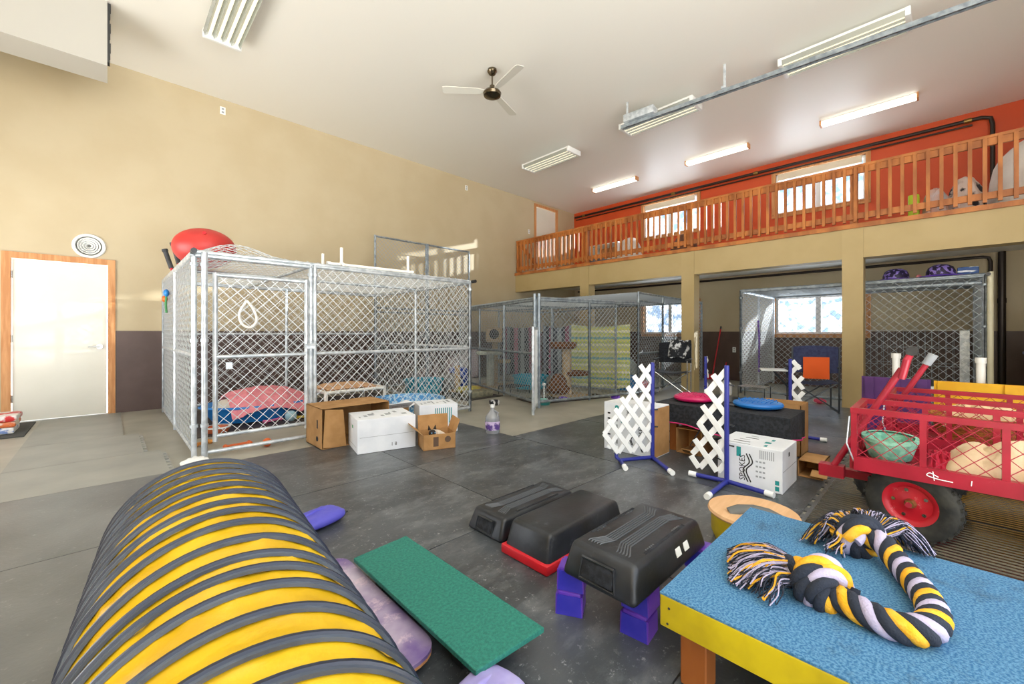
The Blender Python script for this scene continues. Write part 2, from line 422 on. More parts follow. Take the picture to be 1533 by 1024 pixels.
for k in range(60): q.box(A+d*(.1+k*.1)+Vector((0, 0, -.03)), (.06, .012, .02), rot=(0, 0, ang))
q.build('chain', M_black, op, smooth=False)
# pipes
M_pipe = mat('black_iron_pipe', '#38302c', .35, .5)
q = thing('sprinkler_pipe', 'dark brown pipe along the top of the orange loft wall', 'pipe', (X1-.08, 3.6, 4.66))
MB().tube([(X1-.09, 7.9, 4.7), (X1-.09, -.5, 4.7), (X1-.09, -.6, 4.66), (X1-.09, -.62, 4.55), (X1-.09, -.62, 2.71)], .03, 10).build('pipe_run', M_pipe, q)
MB().tube([(X1-.04, 7.9, 4.63), (X1-.04, -.4, 4.63)], .016, 8).build('thin_pipe', M_pipe, q)
for y in (7.6, 4.8, 2.9, -.3): MB().bar((X1-.09, y, 4.7), (X1-.09, y-.09, 4.7), .042, 12).build('coupling', mat('brass', '#8c7440', .3, .8), q)
q = thing('heating_pipe', 'thin black pipe under the loft ceiling turning down at the kennel corner', 'pipe', (X1-.06, 3, 2.4))
MB().tube([(X1-.06, 7.8, 2.38), (X1-.06, -.52, 2.38), (X1-.06, -.58, 2.36), (X1-.06, -.6, 2.3), (X1-.06, -.6, .02)], .026, 10).build('pipe_run', M_pipe, q)
tag(MB().bar((X1-.09, -.72, .0), (X1-.09, -.72, 2.44), .045, 14).bar((X1-.09, -.72, 1.6), (X1-.09, -.72, 1.68), .052, 14).build('drain_pipe', M_pipe), 'thick black upright pipe beside the blue pet carrier', 'pipe')
# wall plates
def outlet(x, y, z, axis, label):
    q = MB()
    t = thing('wall_outlet', label, 'outlet', (x, y, z))
    if axis == 'y': MB().bx(x-.037, x+.037, y-.007, y, z-.06, z+.06, bev=.002).build('cover_plate', M_white, t); f = lambda dz: MB().bx(x-.016, x+.016, y-.0095, y-.006, z+dz-.014, z+dz+.014)
    else: MB().bx(x-.007, x, y-.037, y+.037, z-.06, z+.06, bev=.002).build('cover_plate', M_white, t); f = lambda dz: MB().bx(x-.0095, x-.006, y-.016, y+.016, z+dz-.014, z+dz+.014)
    for dz in (-.025, .025): f(dz).build('socket', M_greyink, t, smooth=False)
outlet(1.3, Y1, 4.68, 'y', 'white outlet high on the tan wall below the left ceiling light')
outlet(6.22, Y1, 4.64, 'y', 'white outlet high on the tan wall near the loft')
outlet(8.43, Y1, 3.95, 'y', 'white switch plate beside the loft door')
outlet(X1-.014, 3.33, .72, 'x', 'white outlet on the brown wall right of the red broom')
v = thing('wall_vent', 'round white vent on the wall above the door', 'vent', (-.2, Y1, 2.29))
q = MB(); q.M = Matrix.Translation((-.2, Y1, 2.29)) @ Matrix.Rotation(PI/2, 4, 'X')
q.lathe([(.16, 0), (.165, .008), (.155, .022), (.135, .024), (.125, .012), (.125, 0)], 36).build('rim', M_white, v)
for r in (.105, .08, .055, .03):
    q = MB(); q.M = Matrix.Translation((-.2, Y1, 2.29)) @ Matrix.Rotation(PI/2, 4, 'X')
    q.lathe([(r-.008, .004), (r+.008, .02), (r+.004, .022), (r-.012, .006)], 32).build('louvre_ring', M_white, v)
q = MB(); q.M = Matrix.Translation((-.2, Y1, 2.29)) @ Matrix.Rotation(PI/2, 4, 'X')
q.lathe([(0, .0), (.13, .0), (.13, .003), (0, .003)], 32).lathe([(0, .02), (.018, .02), (.018, 0)], 16).build('back_plate', mat('vent_shadow', '#6f6f68', .8), v)
# ================================================================ FLOOR MATS
M_mat = mat('rubber_mat', '#33373b', .32, col2='#5c6166', scale=1.6, lo=.35, hi=.85, detail=10, bump=.1, bscale=60, spec=.6)
# scuffs: a second, finer dust layer
def dust(m, col='#9c9d9b', scale=9, lo=.62, hi=.8, amt=.75, stretch=None):
    nt = m.node_tree; N = nt.nodes; L = nt.links; b = N['Principled BSDF']
    src = b.inputs['Base Color'].links[0].from_socket if b.inputs['Base Color'].links else None
    tc = N.new('ShaderNodeTexCoord'); n = N.new('ShaderNodeTexNoise'); n.inputs['Scale'].default_value = scale; n.inputs['Detail'].default_value = 9; n.inputs['Roughness'].default_value = .75
    if stretch:
        mp = N.new('ShaderNodeMapping'); mp.inputs['Scale'].default_value = stretch; L.new(tc.outputs['Object'], mp.inputs['Vector']); L.new(mp.outputs['Vector'], n.inputs['Vector'])
    else: L.new(tc.outputs['Object'], n.inputs['Vector'])
    r = N.new('ShaderNodeMapRange'); r.inputs[1].default_value = lo; r.inputs[2].default_value = hi; r.inputs[4].default_value = amt; L.new(n.outputs['Fac'], r.inputs[0])
    x = N.new('ShaderNodeMix'); x.data_type = 'RGBA'; L.new(r.outputs[0], x.inputs[0])
    if src: L.new(src, x.inputs[6])
    else: x.inputs[6].default_value = b.inputs['Base Color'].default_value
    x.inputs[7].default_value = lin(col); L.new(x.outputs[2], b.inputs['Base Color'])
dust(M_mat)
dust(M_mat, '#b4b7b8', 45, .585, .66, .6)
dust(M_mat, '#8d9193', 2.8, .48, .72, .5, (1, 2.2, 1))
M_mmat = mat('glare_rubber_mat', '#56595b', .36, col2='#7e8182', scale=1.8, lo=.3, hi=.8, detail=10, bump=.1, bscale=60)  # base grey lightened to paint in the bright wall's glare on the left floor
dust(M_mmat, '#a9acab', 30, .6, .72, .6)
M_dmat = mat('dusty_glare_rubber_mat', '#8b8c86', .5, col2='#a3a39b', scale=2.5, lo=.3, hi=.8, detail=10, bump=.08, bscale=60)  # pale grey holds both dust and the strong light on these mats
def edge(a, b, pitch=.11, dep=.028, teeth=True):
    a = Vector(a); b = Vector(b); d = (b-a); L_ = d.length; d.normalize(); n = Vector((d.y, -d.x))
    if not teeth: return [tuple(a)]
    out = [tuple(a)]; k = pitch*.5
    while k+pitch*.6 < L_:
        for t, o in ((0, 0), (-.012, dep), (pitch*.5+.012, dep), (pitch*.5, 0)): q = a+d*(k+t)+n*o; out.append((q.x, q.y))
        k += pitch
    return out
def mat_tile(x0, x1, y0, y1, m, teeth='', z=.012, name='rubber_mat'):
    g = .003; c = [(x0+g, y0+g), (x1-g, y0+g), (x1-g, y1-g), (x0+g, y1-g)]; P = []
    for i, s in enumerate('srnw'): P += edge(c[i], c[(i+1) % 4], teeth=s in teeth)
    return MB().prism(P, .001, z).build(name, m, smooth=False)
xs = [-.62, .6, 1.82, 3.1]; ys = [-.65, .585, 1.81, 3.03, 4.25]
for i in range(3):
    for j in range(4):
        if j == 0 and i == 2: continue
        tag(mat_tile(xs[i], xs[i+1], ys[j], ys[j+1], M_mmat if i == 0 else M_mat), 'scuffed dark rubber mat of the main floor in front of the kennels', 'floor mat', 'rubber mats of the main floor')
for a, b in ((3.1, 4.32), (4.32, 5.54), (5.54, 6.76), (6.76, 7.8)):
    for c, d in ((.585, 1.9), (1.9, 3.18)):
        tag(mat_tile(a, b, c, d, M_mat), 'scuffed dark rubber mat of the main floor in front of the kennels', 'floor mat', 'rubber mats of the main floor')
for (a, b, c, d, t, l) in ((-.62, .11, 6.14, 7.93, '', 'rubber mat greyed by dust and painted glare along the foot of the door'), (-.62, .23, 5.14, 6.14, 'r', 'toothed rubber mat greyed by dust and painted glare, one short of the door mat'), (-.62, .35, 4.25, 5.14, 'r', 'toothed rubber mat greyed by dust and painted glare beside the kennel corner post')):
    tag(mat_tile(a, b, c, d, M_dmat, t), l, 'floor mat')
tag(MB().bx(-1.3, -.66, 6.85, 7.85, .001, .014, bev=.004).build('door_mat', mat('charcoal_carpet', '#4a4b49', .95, bump=.3, bscale=200)), 'small charcoal mat under the red and white packets', 'door mat')
M_rib = mat('ribbed_rubber', '#2b2b29', .22, col2='#474338', scale=3, lo=.35, hi=.8, detail=9, stretch=(2.2, .5, 1), spec=.7)
for k in range(4):
    x0 = 2.42+1.22*k
    t = thing('ribbed_mat', 'black ribbed rubber mat with toothed edge under the red carts', 'floor mat', (x0+.6, -.05, 0), 'ribbed rubber mats')
    g = .003; P = []
    c = [(x0+g, -.68), (x0+1.22-g, -.68), (x0+1.22-g, .57), (x0+g, .57)]
    for i, s in enumerate('srnw'): P += edge(c[i], c[(i+1) % 4], pitch=.13, dep=.035, teeth=s == 'n')
    MB().prism(P, .001, .009).build('backing', M_mat, t, smooth=False)
    q = MB(); x = x0+.02
    while x < x0+1.21:
        q.prism([(x-.013, .009), (x+.013, .009), (x+.009, .017), (x-.009, .017)], -.67, .545, axis='y'); x += .04
    q.build('ribs', M_rib, t, smooth=False)
for (a, b, c, d, l) in ((.66, 2.0, 5.45, 7.35, 'dark brown rubber mat under the pink blanket bed'), (2.04, 3.5, 5.6, 7.35, 'dark brown rubber mat under the raised dog cot')):
    tag(MB().bx(a, b, c, d, .001, .011).build('kennel_mat', mat('brown_rubber', '#3d3534', .6, col2='#4c4340', scale=4), smooth=False), l, 'floor mat')

# ================================================================ CHAIN LINK
def frame(mb, a, b, z0, z1, mids=(), ups=(), r=.021):
    A = Vector((*a, 0)); B = Vector((*b, 0))
    for P in [A, B]+[A.lerp(B, u) for u in ups]: mb.bar((P.x, P.y, z0-(.0)), (P.x, P.y, z1), r, 12)
    for z in [z0+.05, z1-.02]+list(mids): mb.bar((A.x, A.y, z), (B.x, B.y, z), r*.92, 10)
def panel(par, a, b, z0, z1, mids=(), ups=(), m=None, mw=None, r=.021, p=.08, wr=.0034, name='fence_panel'):
    q = MB(); frame(q, a, b, z0, z1, mids, ups, r); f = q.build(name, m or M_galv, par)
    A = Vector((*a, 0)); B = Vector((*b, 0))
    MB().link((A.x, A.y, z0+.05), B-A, (0, 0, 1), (B-A).length, z1-z0-.07, p, wr).build('wire_mesh', mw or M_wire, f, smooth=False)
    return f
def clamps(par, pts, m=None):
    for p in pts: MB().bar((p[0], p[1], p[2]-.014), (p[0], p[1], p[2]+.014), .031, 12).build('clamp', m or M_galv, par)
# ---- kennel A
K = thing('chain_link_kennel', 'large bright galvanised kennel with the red ball on its roof', 'kennel', (2.05, 5.95, 0))
x0, x1, y0, y1, zt = .53, 3.6, 4.55, 7.4, 1.83
pk = dict(p=.105, wr=.0035)
panel(K, (x0, y0), (x0, y1), .03, zt, (.92,), (.5,), **pk)
panel(K, (x1, y0), (x1, y1), .03, zt, (.92,), (.5,), **pk)
panel(K, (x0, y1), (x1, y1), .03, zt, (1.1,), (.5,), **pk)
panel(K, (1.54, y0), (x1, y0), .03, zt, (.9,), **pk)
q = MB().bar((.6, y0-.03, 0), (.6, y0-.03, zt), .024, 14).bar((1.5, y0, 0), (1.5, y0, zt), .021, 12).bar((.5, y0, zt-.03), (1.52, y0, zt-.03), .021, 12).bar((.6, y0, .05), (1.5, y0, .05), .019, 12)
q.build('gate_post', M_galv, K)
g = MB(); frame(g, (.68, y0-.02), (1.45, y0-.02), .14, 1.66, (.9,), (), .02); g = g.build('gate', M_galv, K)
MB().link((.68, y0-.02, .19), (1, 0, 0), (0, 0, 1), .77, 1.45, .105, .0035).build('wire_mesh', M_wire, g, smooth=False)
MB().box((1.48, y0-.04, .98), (.1, .02, .05)).bar((1.44, y0-.05, 1.0), (1.54, y0-.05, 1.0), .008).build('latch', M_galv, g)
MB().box((.78, y0-.045, .82), (.05, .015, .06)).build('tag_plate', M_galv, g)
clamps(K, [(a, y0-(.03 if a == .6 else 0), z) for a in (.53, .6, 1.5, 1.54, 3.6) for z in (.3, 1.05, 1.72)])
rf = MB()
rf.bar((x0, y0, zt), (x1, y0, zt), .021).bar((x0, y1, zt), (x1, y1, zt), .021).bar((x0, y0, zt), (x0, y1, zt), .021).bar((x1, y0, zt), (x1, y1, zt), .021).bar((1.54, y0, zt), (1.54, y1, zt), .02).bar((x0, 5.98, zt), (x1, 5.98, zt), .02)
rf = rf.build('roof_frame', M_galv, K)
MB().link((x0, y0, zt+.025), (1, 0, 0), (0, 1, 0), x1-x0, y1-y0, .105, .003).build('wire_mesh', M_wire, rf, smooth=False)
# flap of mesh folded up beside the ball
q = MB()
for fam in (1, -1):
    for k in range(-16, 17):
        pts = []
        for s_ in range(13):
            t_ = s_/12; x = .9+(k*.085+fam*t_*.7)
            if .56 < x < 1.3: pts.append((x, 4.6+.85*t_, zt+.035+.15*math.sin(PI*t_)*math.sin(PI*(x-.56)/.74)))
        if len(pts) > 1: q.tube(pts, .0024, 4)
q.build('folded_mesh', M_wire, rf, smooth=False)
for p in ((.52, y0-.02, zt), (3.62, y0-.03, zt)): MB().bar(p, (p[0], p[1]-.07, p[2]), .023, 12).build('end_cap', M_black, rf)
# tall panels against the wall
t = thing('tall_fence', 'tall two-bay chain link panels standing behind the bright kennel', 'fence', (4.78, 7.55, 0))
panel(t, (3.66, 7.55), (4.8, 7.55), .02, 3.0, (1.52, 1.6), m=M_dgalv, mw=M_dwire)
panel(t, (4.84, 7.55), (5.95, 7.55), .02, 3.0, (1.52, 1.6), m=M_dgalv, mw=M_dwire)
# ---- cat pen (turned a little)
K = thing('cat_pen', 'grey chain link cat pen with hanging towels and cat trees', 'pen', (6.2, 5, 0))
C0, C1, C2, C3, C4 = (4.58, 4.19), (5.56, 3.93), (6.6, 3.64), (7.72, 3.74), (9.85, 3.83)
CL = (5.62, 7.45)
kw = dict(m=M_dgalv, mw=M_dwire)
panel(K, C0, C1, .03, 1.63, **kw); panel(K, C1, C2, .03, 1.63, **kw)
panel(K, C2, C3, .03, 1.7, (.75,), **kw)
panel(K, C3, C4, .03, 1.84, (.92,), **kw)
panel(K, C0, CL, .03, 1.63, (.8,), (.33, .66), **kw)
panel(K, (6.62, 4.1), (6.15, 6.75), .03, 1.63, (), (.5,), **kw)
q = MB()
for dx, dy in ((-.04, .0), (.035, -.02), (.0, -.05)): q.bar((C0[0]+dx, C0[1]+dy, 0), (C0[0]+dx, C0[1]+dy, 1.7), .024, 12)
q.build('corner_post', M_dgalv, K)
g = MB(); frame(g, (4.52, 4.13), (4.02, 3.74), .03, 1.2, (), (), .02); g = g.build('gate', M_galv, K)
d_ = Vector((-.5, -.39, 0))
MB().link((4.52, 4.13, .08), d_, (0, 0, 1), d_.length, 1.1).build('wire_mesh', M_wire, g, smooth=False)
rf = MB(); zr = 1.64
BK = (8.3, 7.0)
for a, b in ((C0, C1), (C1, C2), (C0, CL), (CL, BK), (C2, BK), ((5.1, 5.8), (7.4, 5.2))): rf.bar((*a, zr), (*b, zr), .02)
for a, b in ((C2, C3), (C3, C4)): rf.bar((*a, 1.82), (*b, 1.82), .02)
rf.bar((*C4, 1.82), (9.9, 6.9, 1.82), .02).bar((*BK, 0), (*BK, zr), .02).bar((9.9, 6.9, 0), (9.9, 6.9, 1.82), .02).bar((*C2, 1.6), (*C2, 1.82), .02)
rf = rf.build('roof_frame', M_dgalv, K)
q = MB(); u = Vector((C2[0]-C0[0], C2[1]-C0[1], 0)); v = Vector((.287, .958, 0)); u.normalize(); v = Vector((-u.y, u.x, 0))
q.link((*C0, zr+.02), u, v, 2.1, 3.0).link((6.7, 3.75, 1.84), (1, 0.03, 0), (0, 1, 0), 3.1, 3.0, .075)
q.build('wire_mesh', M_dwire, rf, smooth=False)
# ---- kennel under the loft
K = thing('loft_kennel', 'chain link kennel under the loft with purple hats on its roof', 'kennel', (9.3, 1.05, 0))
xa, xb, ya, yb, zt = 8.22, 10.35, -.42, 2.5, 1.88
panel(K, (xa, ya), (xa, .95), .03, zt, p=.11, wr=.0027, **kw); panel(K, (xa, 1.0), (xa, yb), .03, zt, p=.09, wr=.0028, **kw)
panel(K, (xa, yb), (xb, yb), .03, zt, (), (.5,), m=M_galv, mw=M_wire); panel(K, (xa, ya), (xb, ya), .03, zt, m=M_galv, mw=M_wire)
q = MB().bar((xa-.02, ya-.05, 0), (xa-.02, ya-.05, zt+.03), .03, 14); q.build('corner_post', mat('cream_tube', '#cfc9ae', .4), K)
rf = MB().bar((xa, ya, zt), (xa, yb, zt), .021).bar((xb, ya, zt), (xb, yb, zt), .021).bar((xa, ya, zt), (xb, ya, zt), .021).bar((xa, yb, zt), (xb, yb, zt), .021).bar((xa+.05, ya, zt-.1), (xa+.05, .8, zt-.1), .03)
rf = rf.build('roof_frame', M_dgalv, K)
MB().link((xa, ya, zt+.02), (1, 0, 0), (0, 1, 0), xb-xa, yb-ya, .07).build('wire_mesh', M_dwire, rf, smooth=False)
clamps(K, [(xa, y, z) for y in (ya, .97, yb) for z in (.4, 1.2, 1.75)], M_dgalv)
MB().bar((xa, ya-.03, zt), (xa-.07, ya-.03, zt), .023, 12).build('end_cap', M_black, rf)
# wire crate inside
c = thing('wire_crate', 'silver wire crate inside the kennel under the loft', 'crate', (9.4, .2, 0))
q = MB()
cx0, cx1, cy0, cy1, cz = 9.1, 9.9, -.32, 1.1, 1.16
for x in (cx0, cx1):
    for k in range(19): y = cy0+(cy1-cy0)*k/18; q.bar((x, y, .05), (x, y, cz), .0025, 4, cap=False)
    for k in range(5): z = .05+(cz-.05)*k/4; q.bar((x, cy0, z), (x, cy1, z), .0032, 4, cap=False)
for y in (cy0, cy1):
    for k in range(11): x = cx0+(cx1-cx0)*k/10; q.bar((x, y, .05), (x, y, cz), .0025, 4, cap=False)
    for k in range(5): z = .05+(cz-.05)*k/4; q.bar((cx0, y, z), (cx1, y, z), .0032, 4, cap=False)
for k in range(17): x = cx0+(cx1-cx0)*k/16; q.bar((x, cy0, cz), (x, cy1, cz), .0025, 4, cap=False)
for k in range(10): y = cy0+(cy1-cy0)*k/9; q.bar((cx0, y, cz), (cx1, y, cz), .0025, 4, cap=False)
q.build('wire_grid', M_dgalv, c, smooth=False)
MB().box((cx0-.01, -.27, .6), (.012, .1, 1.1)).build('door_strap', M_galv, c, smooth=False)
MB().bx(cx0+.02, cx1-.02, cy0+.02, cy1-.02, .02, .05, bev=.01).build('tray', M_black, c)
# ================================================================ THINGS ON AND IN THE BRIGHT KENNEL
M_ball = mat('red_vinyl', '#c4342f', .45, col2='#b52f2c', scale=3)
q = MB(); q.ball((.775, 5.8, 2.075), (.3, .3, .22), 32, 18)
t = thing('exercise_ball', 'big red slightly slack exercise ball on the kennel roof', 'ball', (.775, 5.8, 1.86)); q.build('ball', M_ball, t)
MB().bar((.74, 5.56, 2.2), (.735, 5.545, 2.205), .018).build('plug', M_red, t)
for k, (a, b, l) in enumerate((((.58, 6.7, 1.84), (.5, 6.76, 2.14), 'black-gripped red handle at the kennel corner, the one farther left'), ((.62, 6.38, 1.86), (.55, 6.44, 2.18), 'black-gripped red handle at the kennel corner, touching the red ball'))):
    a = Vector(a); b = Vector(b); t = thing('tool_handle', l, 'handle', a)
    MB().bar(a-(b-a)*.02, a+(b-a)*.45, .016, 12).build('shaft', M_red, t)
    MB().bar(a+(b-a)*.3, b, .026, 14).bar(b, b+(b-a)*.08, .032, 14).build('grip', M_black, t)
t = thing('white_jump_base', 'white pipe frame with short uprights lying on the kennel roof', 'pipe frame', (2.2, 4.66, 1.86))
MB().tube([(1.72, 4.66, 1.878), (2.72, 4.63, 1.878)], .02, 12).tube([(1.86, 4.6, 1.878), (1.8, 5.1, 1.878)], .018, 12).build('base_pipe', M_pvc, t)
for x, y, h in ((1.86, 4.655, .19), (2.68, 4.632, .2), (1.8, 5.05, .17)): MB().bar((x, y, 1.87), (x, y, 1.88+h), .017, 12).bar((x, y, 1.865), (x, y, 1.905), .024, 12).build('upright', M_pvc, t)
MB().bar((1.7, 4.66, 1.878), (1.745, 4.66, 1.878), .024, 12).bar((2.72, 4.63, 1.878), (2.75, 4.63, 1.878), .024, 12).build('end_cap', M_white, t)
# hanging loop and rope toy
tag(MB().tube(smooth_path([(.92, 4.515, 1.42), (.86, 4.51, 1.3), (.88, 4.5, 1.2), (.95, 4.5, 1.17), (1.0, 4.51, 1.24), (.97, 4.5, 1.34), (.92, 4.51, 1.42)], 6), .011, 8).build('rope_loop', M_pvc), 'white rope loop hanging on the kennel gate mesh', 'rope')
t = thing('rope_toy', 'small blue and orange toy hung on the left kennel side', 'toy', (.5, 6.5, 1.5))
MB().ball((.49, 6.5, 1.6), (.03, .05, .045)).build('blue_knot', M_blue, t); MB().ball((.48, 6.56, 1.53), (.03, .06, .04)).build('orange_knot', mat('orange_plastic', '#e2661e', .5), t); MB().tube([(.49, 6.5, 1.6), (.485, 6.5, 1.45), (.49, 6.48, 1.36)], .012).build('tail', mat('green_rope', '#4f8f5a', .8), t)
# blue bed + pink blanket
M_pink = mat('pink_fleece', '#e58f97', .95, col2='#d9808b', scale=12, bump=.5, bscale=60)
b = thing('blue_dog_bed', 'blue plastic dog bed under the pink blanket', 'dog bed', (1.38, 6.15, .012))
MB().lathe([(0, .03), (.48, .03), (.6, .2), (.63, .215), (.61, .235), (.56, .2), (.46, .08), (0, .07)], 36, c=(1.38, 6.15, 0), sy=.72).build('tub', M_blue, b)
MB().ball((1.38, 6.15, .2), (.5, .36, .13)).build('cushion', mat('cream_fleece', '#d9d2c4', .95, bump=.4, bscale=50), b)
def blanket(u, v):
    x = 1.02+u*.92; y = 5.68+v*.9
    rx = (x-1.42)/.58; ry = (y-6.15)/.47; rr = math.sqrt(rx*rx+ry*ry)
    h = .4*max(0, 1-rr**2.6*.52)+.03*nz(x*6, y*6)+.02*nz(x*13, y*11, 3)
    lo = .1+.09*abs(nz(u*5, 7))
    if .4 < u < .62 and v < .2: lo += .0
    z = max(h, lo if v < .15 else .12)
    return (x+.02*nz(y*7, z*5), y+.03*nz(x*7, 2), z+.015)
tag(MB().surf(blanket, 46, 40, thick=.012).build('blanket', M_pink), 'pink fleece blanket heaped over the blue dog bed', 'blanket')
M_tan2 = mat('tan_canvas', '#c79f78', .9, col2='#b98e68', scale=10, bump=.4)
c = thing('dog_cot', 'raised dog cot with white pipe frame and tan cover', 'dog cot', (2.25, 6.1, .012))
q = MB(); 
for y in (5.78, 6.5): q.bar((2.1, y, .3), (2.95, y, .3), .024, 12)
for x in (2.1, 2.95): q.bar((x, 5.78, .3), (x, 6.5, .3), .024, 12)
q.build('frame', M_pvc, c)
for x in (2.1, 2.95):
    for y in (5.78, 6.5): MB().bar((x, y, .012), (x, y, .32), .026, 12).build('leg', M_pvc, c)
MB().surf(lambda u, v: (2.12+u*.81, 5.8+v*.68, .315-.03*math.sin(PI*u)*math.sin(PI*v)), 14, 10, thick=.006).build('bed_fabric', M_tan2, c)
tag(MB().surf(lambda u, v: (2.14+u*.72, 5.86+v*.55, .33+.05*math.sin(PI*v)**.6*math.sin(PI*u)**.6+.035*abs(nz(u*5, v*4, 2))), 30, 20, thick=.02).build('folded_blanket', mat('tan_towel', '#cfa680', .95, bump=.6, bscale=50)), 'rumpled tan blanket lying on the raised dog cot', 'blanket')
def pool(x, y, r, h, m, label, z=.0, name='paddling_pool', rim=None):
    t = thing(name, label, 'tub', (x, y, z))
    MB().lathe([(0, z+.004), (r*.86, z+.004), (r*.97, z+h-.02), (r*1.03, z+h-.012), (r*1.04, z+h), (r*.96, z+h+.002), (r*.9, z+.02), (0, z+.018)], 40, c=(x, y, 0)).build('tub', m, t)
    MB().lathe([(r*1.0, z+h-.008), (r*1.05, z+h-.012), (r*1.055, z+h+.006), (r*1.0, z+h+.008), (r*.985, z+h)], 40, c=(x, y, 0)).build('rim', rim or m, t)
    return t
pool(2.97, 5.14, .49, .2, mat('speckled_blue_plastic', '#4e97cf', .4, col2='#bfe0ee', scale=30, lo=.45, hi=.6), 'light blue speckled paddling pool behind the cartons', 0)
M_teal = mat('teal_plastic', '#1f8fae', .4, col2='#2fa5bd', scale=5)
pool(4.15, 6.6, .36, .26, M_teal, 'teal tub behind the kennel beside the grey cushion')
M_greyfl = mat('grey_fleece', '#8c8a86', .95, col2='#77736f', scale=14, bump=.5)
tag(MB().ball((4.78, 6.72, .17), (.3, .26, .16), 24, 14).build('pet_cushion', M_greyfl), 'round grey cushion behind the teal tub by the tall fence', 'cushion')
tag(MB().box((5.2, 6.95, .2), (.3, .3, .4), bev=.05).build('storage_bin', mat('royal_blue', '#2147a8', .5)), 'royal blue bin left of the beige cat tree', 'bin')
tag(MB().ball((4.75, 6.05, .07), (.26, .2, .07), 20, 10).build('floor_cushion', mat('mustard_fabric', '#b9a548', .9, col2='#9a9a5a', scale=12)), 'flat mustard cushion between kennel and cat pen', 'cushion')
tag(MB().box((4.6, 5.6, .06), (.5, .3, .12), bev=.04).build('floor_pad', mat('moss_fleece', '#8f8c74', .95, col2='#6f6d5c', scale=18)), 'moss grey pad on the floor right of the bright kennel', 'pad')
M_sisal = mat('sisal', '#bda27a', .95, col2='#a98d65', scale=40, bump=.4)
tag(MB().bar((4.72, 6.35, 0), (4.72, 6.35, .5), .05, 16).lathe([(0, 0), (.17, 0), (.17, .03), (0, .03)], 20, c=(4.72, 6.35, 0)).build('scratching_post', M_sisal), 'short tan scratching post right of the bright kennel', 'scratching post')
# toys on the kennel floor
def toyball(x, y, r, m, l, band=None):
    t = thing('toy_ball', l, 'toy', (x, y, 0)); MB().ball((x, y, r), r).build('ball', m, t)
    if band: MB().lathe([(r*1.01, -.012), (r*1.03, 0), (r*1.01, .012)], 20, c=(x, y, r)).build('band', band, t)
M_org = mat('orange_rubber', '#dc6a34', .6)
toyball(1.11, 4.6, .042, M_org, 'orange and blue toy ball under the kennel gate', mat('navy_plastic', '#27377f', .5))
def bone(x, y, z, L_, a, m, l):
    q = MB(); q.M = Matrix.Translation((x, y, z)) @ Matrix.Rotation(a, 4, 'Z')
    q.bar((-L_/2, 0, 0), (L_/2, 0, 0), .016, 10)
    for s in (-1, 1):
        for u in (-1, 1): q.ball((s*L_/2, u*.016, 0), .022, 10, 8)
    tag(q.build('chew_toy', m), l, 'toy')
bone(.9, 4.78, .022, .2, .1, M_org, 'orange bone toy just inside the kennel gate')
bone(.66, 5.1, .022, .14, .5, mat('amber_rubber', '#cf8a3c', .6), 'amber chew toy by the left kennel post')
bone(1.45, 5.75, .035, .2, .4, mat('pink_rubber', '#d76f9a', .6), 'pink chew toy in front of the pink blanket')
bone(1.8, 5.72, .035, .16, -.3, mat('yellow_rubber', '#d8bd4a', .6), 'yellow chew toy in front of the pink blanket')
toyball(1.64, 5.7, .07, mat('pale_blue_rubber', '#9fc3cf', .6), 'pale blue knobbly ball before the pink blanket')
t = thing('food_bowl', 'orange rimmed bowl just inside the kennel gate', 'bowl', (.86, 5.6, .012))
MB().lathe([(0, .014), (.1, .014), (.12, .05), (.125, .07), (.11, .07), (.09, .03), (0, .028)], 24, c=(.86, 5.6, 0)).build('bowl', mat('terracotta_plastic', '#b8603a', .5), t)
MB().lathe([(.11, .068), (.128, .066), (.128, .078), (.11, .078)], 24, c=(.86, 5.6, 0)).build('rim', M_white, t)
t = thing('floor_tag', 'crumpled white printed bag at the foot of the kennel corner post', 'bag', (.52, 4.36, 0))
MB().surf(lambda u, v: (.42+u*.2, 4.3+v*.14, .016+.05*math.sin(PI*u)**.5*math.sin(PI*v)**.5+.02*abs(nz(u*6, v*6))), 16, 12, thick=.004).build('bag', M_white, t)
q = MB()
for k in range(7): q.bx(.45+k*.02, .461+k*.02, 4.293, 4.297, .018, .038)
q.build('printing', M_ink, t, smooth=False)
# ================================================================ CARTONS BY THE KENNEL
def open_box(name, label, x, y, rz, w, d, h, m_out, m_in, flaps=(), th=.005, z=.0, cat='box'):
    """carton open at the top; flaps: (side, angle outwards in degrees, length)"""
    t = thing(name, label, cat, (0, 0, 0)); q = MB()
    q.bx(-w/2, w/2, -d/2, d/2, 0, th)
    for s in (-1, 1):
        q.bx(s*w/2-th*(s > 0), s*w/2+th*(s < 0), -d/2, d/2, 0, h); q.bx(-w/2, w/2, s*d/2-th*(s > 0), s*d/2+th*(s < 0), 0, h)
    q.build('carton', m_out, t, smooth=False)
    for s, a, L_ in flaps:
        a = math.radians(a); f = MB()
        if s in 'ew':
            k = 1 if s == 'e' else -1
            f.box((k*(w/2+math.sin(a)*L_/2), 0, h+math.cos(a)*L_/2), (L_, d*.98, th), rot=(0, -k*(PI/2-a), 0))
        else:
            k = 1 if s == 'n' else -1
            f.box((0, k*(d/2+math.sin(a)*L_/2), h+math.cos(a)*L_/2), (w*.98, L_, th), rot=(k*(PI/2-a), 0, 0))
        f.build('flap', m_in, t, smooth=False)
    return t, (x, y, z), rz
